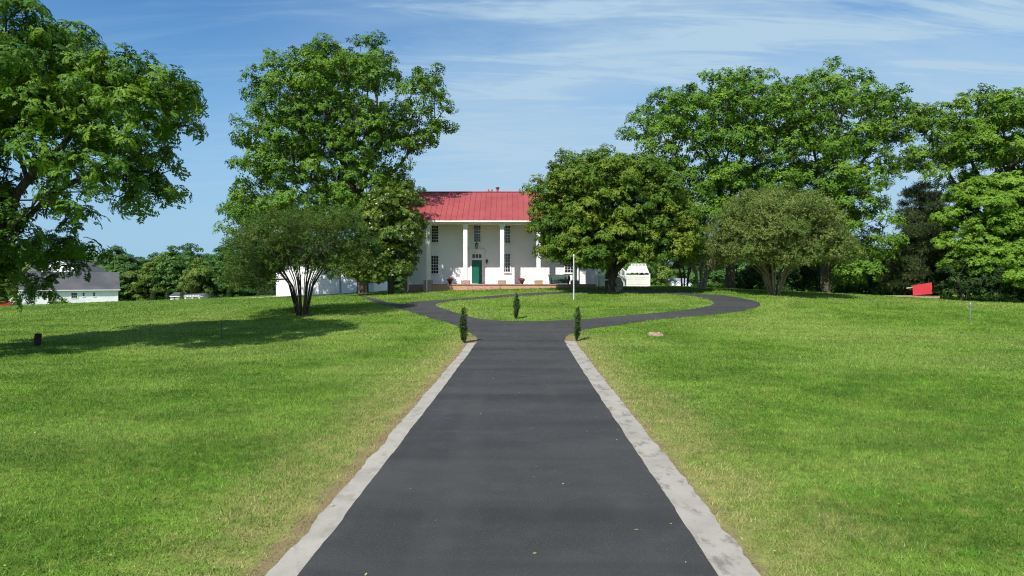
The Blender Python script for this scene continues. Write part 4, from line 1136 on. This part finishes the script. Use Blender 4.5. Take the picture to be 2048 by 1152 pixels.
L = [(1600,180,50,45),(1670,165,62,42),(1745,180,60,48),(1795,205,42,42),(1640,250,65,55),(1720,255,70,55),(1785,265,40,40),(1630,330,65,50),(1710,340,65,50),(1580,370,45,40),(1660,410,65,45),(1720,420,42,50),(1705,480,46,40),(1768,335,24,28),(1685,535,42,32),(1610,440,60,40),(1650,500,50,36)]
limbs = [trunk_to(q, [at(1650, 520, Y), at(1645, 440, Y), at(1640, 350, Y)]), [at(1646, 450, Y), at(1690, 380, Y), at(1740, 300, Y+1), at(1770, 260, Y)], [at(1642, 380, Y), at(1670, 280, Y), at(1690, 210, Y)], [at(1640, 355, Y), at(1620, 270, Y), at(1600, 200, Y-1)]]
add('shade_tree', 'tall fresh green tree behind the olive coloured shrub tree on the right', 'tree', q, auto_depth(px_lobes(L, Y), 6.0, Y), limbs, 0.85, 24, 'palm', .29, 'leaf_right', 'bark', .44, 13, fill=.52, shrink=.45, droop=.1, low=-.4, flat=.8, inner=.30, tint_c=.55)
Y = 62.; xq = hx(1985, Y); q = np.array([xq, Y, float(hgt(xq, Y))])
L = [(1850,240,40,38),(1905,225,48,38),(1975,205,58,42),(2045,205,60,50),(2120,240,80,70),(1870,290,48,32),(1945,275,58,42),(2020,275,60,42),(2090,320,60,50),(1838,325,22,30),(1900,310,36,26),(1930,370,28,30),(2070,380,50,40)]
limbs = [trunk_to(q, [at(1985, 520, Y), at(1980, 440, Y), at(1975, 390, Y)]), [at(1980, 440, Y), at(1930, 400, Y), at(1900, 350, Y-1), at(1885, 310, Y-1)], [at(1975, 400, Y), at(1955, 350, Y), at(1935, 300, Y)], [at(1975, 395, Y), at(1992, 340, Y), at(1990, 270, Y)], [at(1978, 410, Y), at(2010, 360, Y), at(2040, 290, Y)]]
add('shade_tree', 'tall tree with bare forked limbs at the right edge above the cedar', 'tree', q, auto_depth(px_lobes(L, Y), 5.0, Y), limbs, 0.85, 30, 'palm', .28, 'leaf_oak', 'bark', .36, 14, fill=.66, shrink=.3, droop=.1, low=-.4, flat=.75, inner=.2, tint_c=.6)
# near walnut at the left edge
Y = 27.8; xq = hx(-36, Y); q = np.array([xq, Y, float(hgt(xq, Y))])
L = [(25,40,72,58),(100,95,58,42),(-60,120,110,110),(60,140,66,56),(165,135,58,46),(255,140,58,42),(325,165,50,36),(368,195,32,30),(195,195,66,42),(290,215,50,36),(345,225,20,26),(70,215,60,45),(210,280,52,40),(285,300,42,36),(230,345,50,36),(285,365,40,22),(262,398,18,16),(0,300,42,45),(-5,385,45,45),(45,425,36,30),(20,465,60,45),(66,492,28,16),(14,530,40,32),(-8,570,36,36),(-30,520,60,60),(-120,250,130,120),(-160,60,120,120),(-130,420,110,90)]
limbs = [trunk_to(q, [at(-30, 600, Y), at(-14, 500, Y), at(6, 440, Y)]), [at(0, 490, Y), at(35, 385, Y), at(75, 335, Y), at(125, 290, Y-.3), at(185, 225, Y-.6), at(260, 180, Y-.6)], [at(8, 450, Y), at(-30, 300, Y+.5), at(-20, 150, Y)], [at(2, 480, Y), at(50, 440, Y+.5), at(90, 400, Y+.5)]]
add('walnut_tree', 'near tree with drooping feathery leaves reaching in from the left edge', 'tree', q, auto_depth(px_lobes(L, Y), 4.2, Y), limbs, .58, 8, 'pinnate', .33, 'leaf_walnut', 'bark_dark', .36, 15, fill=.8, shrink=.4, droop=.4, tint_c=.45, tint_s=.25, low=-.5, upright=.5, tip_r=.010)
# round tree on the island
q = ground(1216, 585); Y = q[1]+.75; q = np.array([hx(1225, Y), Y, float(hgt(hx(1225, Y), Y))])
L = [(1145,345,50,38),(1210,335,58,36),(1280,345,60,36),(1335,375,45,38),(1100,385,48,42),(1165,400,65,50),(1250,400,70,50),(1330,430,58,45),(1370,435,30,35),(1095,440,42,42),(1150,465,60,45),(1230,465,65,45),(1310,480,60,42),(1375,480,26,30),(1115,495,40,28),(1170,512,50,22),(1255,492,50,22),(1335,496,42,22),(1388,508,20,18)]
zb = lambda u, v, dy=0: at(u+6, v, Y+dy)
limbs = [trunk_to(q, [zb(1215, 560), zb(1219, 545)]), [zb(1219, 548), zb(1195, 510), zb(1165, 470)], [zb(1219, 546), zb(1225, 500, 1), zb(1235, 440)], [zb(1219, 548), zb(1250, 515), zb(1290, 475)], [zb(1219, 548), zb(1205, 500, -1), zb(1190, 430, -1.5)]]
add('round_tree', 'dense rounded dark green tree with yellowish tips on the island lawn', 'tree', q, auto_depth(px_lobes(L, Y), 4.6, Y), limbs, 0.62, 34, 'palm', .19, 'leaf_round', 'bark_dark', .48, 16, fill=.95, droop=.05, low=-.3, flat=.85, tint_c=.55, patch=.3, inner=.12, twigs=3)
# magnolia by the house
q = ground(782, 586); Y = min(q[1], 58.0); q = np.array([hx(782, Y), Y, float(hgt(hx(782, Y), Y))])
L = [(790,385,45,28),(820,420,30,35),(760,415,45,40),(800,460,48,42),(745,465,45,42),(775,510,50,38),(720,515,40,36),(810,512,28,32),(745,545,42,20),(700,535,28,22),(795,540,25,16)]
add('magnolia_tree', 'glossy leaved magnolia tree beside the left end of the house', 'tree', q, auto_depth(px_lobes(L, Y), 3.0, Y), [trunk_to(q, [at(781, 540, Y), at(778, 470, Y), at(780, 410, Y)])], .62, 30, 'rosette', .20, 'leaf_magnolia', 'bark_dark', .26, 17, fill=1.0, tint_c=.5, tint_s=.3, inner=.2)
# multi stemmed shrub trees
def vase(q, Y, u0, v1, spread, n, seed, vmid=None):
    g = np.random.default_rng(seed); out = []; s = Y/F
    top = at(u0, v1, Y)[2]
    for i in range(n):
        a = 2*np.pi*i/n+g.uniform(-.3, .3); r0 = g.uniform(.1, .35); R_ = spread*s*g.uniform(.45, 1.0)
        b0 = q+np.array([math.cos(a)*r0, math.sin(a)*r0, -.2]); h = (top-q[2])*g.uniform(.85, 1.1)
        m1 = q+np.array([math.cos(a)*(r0+R_*.28), math.sin(a)*(r0+R_*.28), h*.5]); m2 = q+np.array([math.cos(a)*(r0+R_), math.sin(a)*(r0+R_), h])
        out.append([b0, m1, m2])
    return out
q = ground(605, 631); Y = q[1]
L = [(545,455,55,32),(610,440,52,28),(675,448,48,30),(500,490,40,34),(560,500,60,36),(640,500,60,36),(705,480,32,40),(470,525,30,26),(520,540,48,22),(700,520,40,26),(482,556,34,18),(735,505,24,34)]
add('crape_myrtle', 'dark spreading many stemmed shrub tree on the left lawn before the garage', 'tree', q, auto_depth(px_lobes(L, Y), 3.6, Y), vase(q, Y, 605, 500, 70, 26, 3), .5, 26, 'twig', .23, 'leaf_crape', 'bark_dark', .055, 18, tint_c=.45, tint_s=.3, fill=.85, tip_r=.008, exp_=.35, flat=1.0, low=-.6, upright=.7)
q = ground(1548, 586); Y = q[1]-2; q = np.array([hx(1548, Y), Y, float(hgt(hx(1548, Y), Y))])
L = [(1555,405,48,22),(1510,422,48,28),(1605,418,48,28),(1465,460,36,36),(1540,455,60,40),(1620,460,52,38),(1665,470,30,32),(1475,500,44,22),(1550,500,60,26),(1640,503,44,22)]
add('crape_myrtle', 'olive brown domed many stemmed shrub tree at the right of the loop', 'tree', q, auto_depth(px_lobes(L, Y), 4.6, Y), vase(q, Y, 1548, 500, 85, 22, 4), .6, 60, 'twig', .27, 'leaf_crape_olive', 'bark_pale', .085, 19, tint_c=.45, tint_s=.35, fill=.95, shrink=.35, tip_r=.007, exp_=.35, flat=1.0, low=-.6, upright=.6)
q = ground(1402, 578); Y = min(q[1], 66); q = np.array([hx(1402, Y), Y, float(hgt(hx(1402, Y), Y))])
L = [(1390,490,40,22),(1430,500,34,22),(1365,515,24,18),(1440,530,22,14),(1400,515,36,18)]
add('crape_myrtle', 'small pale stemmed shrub tree at the far bend of the loop', 'tree', q, auto_depth(px_lobes(L, Y), 2.2, Y), vase(q, Y, 1402, 512, 48, 11, 6), .5, 20, 'twig', .17, 'leaf_crape_olive', 'bark_grey', .10, 20, tint_c=.35, fill=.8, tip_r=.014, exp_=.35, flat=1.0, upright=.6)
# bright tree, cedar and understorey on the right
Y = 57.; xq = hx(1990, Y); q = np.array([xq, Y, float(hgt(xq, Y))])
L = [(1955,385,38,28),(2020,370,45,26),(2075,400,50,42),(1920,430,36,26),(1985,425,52,34),(2045,450,50,40),(1930,480,42,28),(2000,490,50,34),(2070,500,50,40),(1935,520,34,24),(2040,540,46,28),(1985,540,44,26)]
add('lime_tree', 'bright lime green tree in front of the dark hedge at the right edge', 'tree', q, auto_depth(px_lobes(L, Y), 3.6, Y), [trunk_to(q, [at(1990, 540, Y), at(1992, 490, Y), at(1998, 420, Y)]), [at(1991, 520, Y), at(1950, 470, Y), at(1930, 430, Y)], [at(1992, 500, Y), at(2040, 460, Y)]], .62, 24, 'palm', .23, 'leaf_bright', 'bark_grey', .13, 21, flat=.55, tint_c=.5, fill=1.25, droop=.15)
Y = 63.5; xq = hx(1840, Y); q = np.array([xq, Y, float(hgt(xq, Y))])
L = [(1843,400,14,26),(1868,410,12,24),(1838,440,30,30),(1862,450,32,34),(1838,490,44,34),(1855,525,48,34),(1815,540,34,34),(1840,570,60,30)]
add('cedar_tree', 'dark feathery cedar tree behind the red sandbox canopy', 'tree', q, auto_depth(px_lobes(L, Y), 2.6, Y), [trunk_to(q, [at(1841, 520, Y), at(1842, 400, Y)])], .55, 46, 'needle', .33, 'leaf_cedar', 'bark_dark', .2, 22, tint_c=.35, tint_s=.3, upright=.9, fill=.95, patch=.4)
def bush(name, label, cat, u, v, Y, L, depth, rc, n, kind, size, leaf, seed, group=None, **k):
    xq = hx(u, Y); q = np.array([xq, Y, float(hgt(xq, Y))])
    vt = L[0][1]
    add(name, label, cat, q, auto_depth(px_lobes(L, Y), depth, Y), vase(q, Y, u, vt+10, 20, 5, seed), rc, n, kind, size, leaf, 'bark_dark', .08, seed, group, exp_=.4, crown='foliage', trunk='stems', **k)
ulab = 'dark leafy shrub in the understorey on the right'
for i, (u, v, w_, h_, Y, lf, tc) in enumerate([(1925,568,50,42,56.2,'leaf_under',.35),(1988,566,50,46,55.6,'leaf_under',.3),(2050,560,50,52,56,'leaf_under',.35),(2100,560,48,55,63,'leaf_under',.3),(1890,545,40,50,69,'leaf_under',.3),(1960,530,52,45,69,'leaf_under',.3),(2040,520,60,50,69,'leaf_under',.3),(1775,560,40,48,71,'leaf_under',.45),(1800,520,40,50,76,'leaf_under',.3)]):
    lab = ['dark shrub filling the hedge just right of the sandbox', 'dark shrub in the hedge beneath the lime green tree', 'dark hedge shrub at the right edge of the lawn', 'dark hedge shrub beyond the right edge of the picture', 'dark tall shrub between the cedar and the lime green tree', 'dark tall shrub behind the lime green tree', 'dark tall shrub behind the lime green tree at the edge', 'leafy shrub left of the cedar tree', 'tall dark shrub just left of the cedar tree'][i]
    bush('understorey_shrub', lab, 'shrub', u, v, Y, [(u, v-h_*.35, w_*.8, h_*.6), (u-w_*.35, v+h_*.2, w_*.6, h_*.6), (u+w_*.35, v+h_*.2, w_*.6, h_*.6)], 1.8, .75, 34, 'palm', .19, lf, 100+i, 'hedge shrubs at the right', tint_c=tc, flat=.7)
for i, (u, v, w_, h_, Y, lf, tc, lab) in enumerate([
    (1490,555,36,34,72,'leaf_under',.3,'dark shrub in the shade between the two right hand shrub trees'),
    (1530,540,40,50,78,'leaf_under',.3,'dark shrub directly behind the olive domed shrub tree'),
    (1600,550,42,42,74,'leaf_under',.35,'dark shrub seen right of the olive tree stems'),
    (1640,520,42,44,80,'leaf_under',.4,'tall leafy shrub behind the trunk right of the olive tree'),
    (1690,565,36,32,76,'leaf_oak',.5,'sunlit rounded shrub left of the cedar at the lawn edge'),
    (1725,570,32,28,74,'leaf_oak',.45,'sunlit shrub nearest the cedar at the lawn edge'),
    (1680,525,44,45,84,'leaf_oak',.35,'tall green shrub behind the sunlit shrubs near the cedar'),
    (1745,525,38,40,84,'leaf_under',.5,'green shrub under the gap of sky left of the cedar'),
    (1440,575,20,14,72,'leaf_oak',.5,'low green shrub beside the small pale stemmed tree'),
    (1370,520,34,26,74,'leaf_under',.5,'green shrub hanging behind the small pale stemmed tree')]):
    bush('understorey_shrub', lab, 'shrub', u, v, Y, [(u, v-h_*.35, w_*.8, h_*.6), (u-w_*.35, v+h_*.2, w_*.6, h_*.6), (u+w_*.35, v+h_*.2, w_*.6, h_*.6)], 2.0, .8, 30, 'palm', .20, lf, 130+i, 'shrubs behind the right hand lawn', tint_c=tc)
# narrow upright shrubs beside the driveway
for i, (u, v0, v1, w_, lab) in enumerate([(929, 615, 686, 8.5, 'narrow upright evergreen shrub left of the driveway mouth'), (1031.5, 586, 638, 6, 'narrow upright evergreen shrub standing on the island lawn'), (1153, 619, 682, 7.5, 'narrow upright evergreen shrub right of the driveway mouth')]):
    q = ground(u, v1); s = q[1]/F; g = np.random.default_rng(200+i)
    r_ = thing('columnar_shrub', q, lab, 'shrub', 'narrow upright shrubs by the driveway')
    H = (v1-v0)*s; W = w_*s; n = 1500
    z = g.uniform(.05, 1, n)**.9; prof = np.clip(np.minimum(z/.16, 1)*.45+.55*np.minimum(1, z/.55), 0, 1)*np.where(z > .72, np.sqrt(np.clip((1.02-z)/.30, 0, 1)), 1)
    # a few vertical plumes
    pa = g.uniform(0, 2*np.pi, 7); k = g.integers(0, 7, n); a = pa[k]+g.normal(0, .45, n); ph = g.uniform(.62, 1.06, 7)[k]; po = g.uniform(.7, 1.35, 7)[k]; rr = W*prof*po*g.uniform(.35, 1.05, n)*(.85+.3*np.sin(z*9+k)); lean = g.normal(0, .05, 2)
    P = q+np.stack([np.cos(a)*rr+lean[0]*z*H, np.sin(a)*rr+lean[1]*z*H, z*H*ph*1.03+g.normal(0, .03, n)], -1)
    D_ = norm(np.stack([np.cos(a)*.6, np.sin(a)*.6, np.full(n, 1.1)], -1)+g.normal(0, .25, (n, 3)))
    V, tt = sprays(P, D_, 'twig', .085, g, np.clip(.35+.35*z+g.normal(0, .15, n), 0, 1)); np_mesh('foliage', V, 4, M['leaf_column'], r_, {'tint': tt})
    k_ = MB()
    for j in range(5): a = j*1.26; k_.tube(q+np.array([.03*math.cos(a), .03*math.sin(a), -.1]), q+np.array([W*.5*math.cos(a), W*.5*math.sin(a), H*.7]), .016, .006, 6)
    k_.build('stem', M['bark_dark'], r_)
# columnar bushes before the distant trees
proto = None
for u, v1, v0, w_, Y, lab in [(305, 602, 583, 5.5, 150, 'clipped cone bush left of the pool cottage'), (334, 602, 584, 4.5, 150, 'brownish narrow cone bush touching the pool cottage'), (363.5, 602, 584, 4.5, 150, 'cone bush standing in front of the pool cottage'), (423, 600, 582, 5.5, 150, 'cone bush right of the pool cottage'), (457, 600, 581, 5.5, 150, 'cone bush farthest right of the pool cottage'),
        (519, 599, 570, 5, 100, 'tall narrow evergreen left in the row beside the garage'), (527, 599, 569, 5, 100, 'tall narrow evergreen second in the row beside the garage'), (536, 599, 569, 5, 100, 'tall narrow evergreen third in the row beside the garage'), (545, 599, 568, 5, 100, 'tall narrow evergreen nearest the garage wall')]:
    xq = hx(u, Y); zb_ = hz(v1+6, Y); zq = float(hgt(xq, Y)); H = hz(v0, Y)-zq; W = w_*Y/F; g = np.random.default_rng(int(u))
    r_ = thing('cone_bush', (xq, Y, zq), lab, 'bush', 'clipped evergreen bushes beyond the left lawn')
    n = 420; z = g.uniform(.02, 1, n); a = g.uniform(0, 6.283, n); rr = W*np.minimum(1, np.sqrt(np.clip(1.03-z, 0, 1))*1.25)*g.uniform(.6, 1.05, n)
    P = np.array([xq, Y, zq])+np.stack([np.cos(a)*rr, np.sin(a)*rr, z*H], -1)
    V, tt = sprays(P, norm(np.stack([np.cos(a), np.sin(a), np.full(n, .6)], -1)), 'twig', .3, g, np.full(n, .45)); np_mesh('foliage', V, 4, M['leaf_column'], r_, {'tint': tt})
    k_ = MB(); k_.tube((xq, Y, zq-.1), (xq, Y, zq+H*.6), .12, .04, 7); k_.build('stem', M['bark_dark'], r_)
bush('garden_shrub', 'rounded green shrub in front of the long neighbour house', 'shrub', 119, 605, 122., [(112, 603, 12, 7), (125, 604, 12, 7), (118, 608, 17, 7)], 1.2, .5, 22, 'palm', .16, 'leaf_oak', 301)

# distant trees: a few kinds, copied
def far_proto(i, leaf, H, Wd, seed):
    g = np.random.default_rng(seed); lobes = []
    for k in range(11):
        a = k*2.4; z = H*(.32+.55*(k/10)); rr = Wd*(.52 if k < 7 else .25)*math.sqrt(max(.05, 1-abs(z/H-.5)*1.2))
        r_ = Wd*g.uniform(.30, .42)*(1 if k < 8 else .8)
        lobes.append((np.array([math.cos(a)*rr, math.sin(a)*rr, z]), np.array([r_, r_, r_*.85]), 1.0))
    lobes.append((np.array([0, 0, H*.14]), np.array([Wd*.6, Wd*.6, H*.14]), 1.0))
    st = [[np.array([0, 0, -.5]), np.array([0, 0, H*.35]), np.array([.2, 0, H*.7])]]
    return tree('far_tree', 'broad leafy tree in the distant wood', 'tree', (0, 0, 0), lobes, st, 1.5, 26, 'palm', .62, leaf, 'bark_dark', .35, seed, 'distant trees behind the houses', fill=.85, twigs=0, tint_c=.5, inner=.1, low=-.2)[0]
protos = [far_proto(0, 'leaf_far', 16, 6.5, 41), far_proto(1, 'leaf_far2', 17, 6.8, 42), far_proto(2, 'leaf_far', 14, 6.0, 43), far_proto(3, 'leaf_far3', 14.5, 6.2, 44), far_proto(4, 'leaf_far2', 15, 5.2, 45)]
kindlab = ['broad mid green tree in the distant wood', 'broad dark green tree in the distant wood', 'low mid green tree in the distant wood', 'yellowish green tree in the distant wood', 'slender dark green tree in the distant wood']
used = [False]*5
g = np.random.default_rng(77)
spots = []
for Y, us, st in ((176, [(-40, 560)], 30), (198, [(-40, 560), (760, 860)], 28), (226, [(-40, 580)], 30), (150, [(1255, 1330), (1400, 1480), (1660, 1790)], 40), (178, [(1250, 1480), (1640, 1800)], 34), (210, [(1240, 1480), (1640, 1800)], 34)):
    for a_, b_ in us:
        u = a_
        while u <= b_:
            spots.append((u+g.uniform(-9, 9), Y+g.uniform(-7, 7))); u += st
for j, (u, Y) in enumerate(spots):
    k = int(g.choice(5, p=[.27, .23, .2, .15, .15]))
    if 310 < u < 470 and Y < 190: k = [3, 0, 2][j % 3]
    o = protos[k]
    if used[k]:
        c = o.copy(); COL.objects.link(c)
        for ch_ in o.children:
            d_ = ch_.copy(); COL.objects.link(d_); d_.parent = c
        o = c
    used[k] = True
    s_ = g.uniform(.8, 1.08)
    if u > 1200: s_ *= .92
    x = hx(u, Y); o.location = (x, Y, float(hgt(x, Y))-.3); o.rotation_euler = (0, 0, g.uniform(0, 6.28)); o.scale = (s_*1.05, s_*1.05, s_*(g.uniform(.82, 1.02)))
    o['label'] = kindlab[k]; o['group'] = ['mid green distant trees', 'dark green distant trees', 'low green distant trees', 'yellowish distant trees', 'slender distant trees'][k]
for k in range(5):
    if not used[k]:
        for ch_ in list(protos[k].children): bpy.data.objects.remove(ch_)
        bpy.data.objects.remove(protos[k])
# far wood: one mass beyond them
n = 42000; x = g.uniform(-260, 260, n); yy = g.uniform(240, 300, n); hh = 10+3.5*np.sin(x*.06)+2.5*np.sin(x*.17+1)+1.5*np.sin(x*.41+yy*.2)
z = hgt(x, yy)+hh*np.minimum(1, g.uniform(.05, 1.25, n))
d = norm(np.stack([g.normal(0, .5, n), -np.abs(g.normal(.5, .5, n)), np.abs(g.normal(.8, .4, n))], -1))
V, tt = sprays(np.stack([x, yy, z], -1), d, 'palm', 1.05, g, np.clip(.45+.25*np.sin(x*.11+yy*.05), 0, 1))
tag(np_mesh('distant_wood', V, 4, M['leaf_far'], None, {'tint': tt}), 'far wooded ridge closing the view', 'wood', None, 'stuff')
print('leaf quads', NLEAF)

# ------------------------------------------------------------------ light, sky, camera
Lv = Vector((.57, 1.0, -1.26)).normalized()
sun = bpy.data.objects.new('sun', bpy.data.lights.new('sun', 'SUN')); COL.objects.link(sun)
sun.rotation_euler = Lv.to_track_quat('-Z', 'Y').to_euler()
sun.data.energy = 5.0; sun.data.angle = R(.53); sun.data.color = (1.0, .955, .88)
wd = bpy.data.worlds.new('World'); sc.world = wd; wd.use_nodes = True
t = NT(wd); bg = t.n['Background']
sky = t.n.new('ShaderNodeTexSky'); sky.sky_type = 'NISHITA'; sky.sun_disc = False
el = math.asin(-Lv.z); az = math.atan2(-Lv.x, -Lv.y)
sky.sun_elevation = el; sky.sun_rotation = az % (2*math.pi); sky.altitude = 60; sky.air_density = 1.0; sky.dust_density = .7; sky.ozone_density = 2.0
tc = t.n.new('ShaderNodeTexCoord'); sx = t.n.new('ShaderNodeSeparateXYZ'); t.put(sx.inputs[0], tc.outputs['Generated'])
tint = t.n.new('ShaderNodeMix'); tint.data_type = 'RGBA'; tint.blend_type = 'MULTIPLY'; tint.inputs[0].default_value = 1
t.put(tint.inputs[6], sky.outputs[0]); t.put(tint.inputs[7], t.mix(t.ramp(sx.outputs[2], .38, .9), (.52, .88, 1.12), (.26, .46, .62)))
t.put(bg.inputs[0], tint.outputs[2]); bg.inputs[1].default_value = .100
X_, Y_, Z_ = sx.outputs
den = t.math('ADD', t.math('MAXIMUM', Z_, 0.0), .16)
cb = t.n.new('ShaderNodeCombineXYZ'); t.put(cb.inputs[0], t.math('DIVIDE', X_, den)); t.put(cb.inputs[1], t.math('DIVIDE', Y_, den))
mp_ = t.n.new('ShaderNodeMapping'); t.put(mp_.inputs[0], cb.outputs[0]); mp_.inputs[2].default_value = (0, 0, R(28)); mp_.inputs[3].default_value = (.55, 1.5, 1)
wv = t.noise(mp_.outputs[0], .9, 7, .58, .9)
mp2 = t.n.new('ShaderNodeMapping'); t.put(mp2.inputs[0], cb.outputs[0]); mp2.inputs[2].default_value = (0, 0, R(-24)); mp2.inputs[3].default_value = (.7, 3.4, 1); mp2.inputs[1].default_value = (3.1, 1.7, 0)
w2 = t.noise(mp2.outputs[0], 1.6, 9, .64, 1.3)
side = t.ramp(t.math('ADD', X_, t.math('MULTIPLY', Z_, -.30)), -.52, -.12)          # thin veil of cirrus from the middle to the right
behind = t.ramp(Y_, .1, -.6)  # out-of-view haze behind the camera, added to lift the ambient light
cl = t.math('MULTIPLY', t.ramp(wv, .18, .66), t.math('ADD', t.math('MULTIPLY', side, .80), t.math('MULTIPLY', behind, .15)))
cl = t.math('ADD', cl, t.math('MULTIPLY', t.math('MULTIPLY', t.ramp(w2, .44, .70), .62), t.math('ADD', t.math('MULTIPLY', side, .75), .22)), True)
low = t.math('SUBTRACT', 1.0, t.ramp(Z_, .02, .36))
bgh = t.n.new('ShaderNodeBackground'); bgh.inputs[0].default_value = (.30, .485, .66, 1); bgh.inputs[1].default_value = .90      # pale blue air near the horizon
bgc = t.n.new('ShaderNodeBackground'); bgc.inputs[0].default_value = (.385, .54, .68, 1); bgc.inputs[1].default_value = .88
m1 = t.n.new('ShaderNodeMixShader'); t.put(m1.inputs[0], t.math('MULTIPLY', low, .92)); t.l.new(bg.outputs[0], m1.inputs[1]); t.l.new(bgh.outputs[0], m1.inputs[2])
mx = t.n.new('ShaderNodeMixShader'); t.put(mx.inputs[0], cl); t.l.new(m1.outputs[0], mx.inputs[1]); t.l.new(bgc.outputs[0], mx.inputs[2])
t.l.new(mx.outputs[0], t.n['World Output'].inputs[0])
cam = bpy.data.objects.new('camera', bpy.data.cameras.new('camera')); COL.objects.link(cam)
cam.location = CAM.tolist(); cam.rotation_euler = (math.pi/2-TH, 0, 0)
cam.data.sensor_width = 36; cam.data.lens = 36*F/2048; cam.data.clip_start = .1; cam.data.clip_end = 6000
sc.camera = cam
sc.view_settings.view_transform = 'Standard'; sc.view_settings.look = 'None'; sc.view_settings.exposure = 0.40; sc.view_settings.gamma = 1
sc.render.engine = 'CYCLES'
cy_ = sc.cycles
cy_.max_bounces = 6; cy_.diffuse_bounces = 2; cy_.glossy_bounces = 2; cy_.transmission_bounces = 4; cy_.transparent_max_bounces = 4
sc.render.filter_size = 1.1; cy_.filter_width = 1.1; cy_.use_denoising = True; cy_.use_light_tree = False; cy_.sample_clamp_indirect = 8
try:
    cy_.denoiser = 'OPENIMAGEDENOISE'; cy_.denoising_input_passes = 'RGB_ALBEDO_NORMAL'; cy_.denoising_prefilter = 'NONE'
except Exception: pass
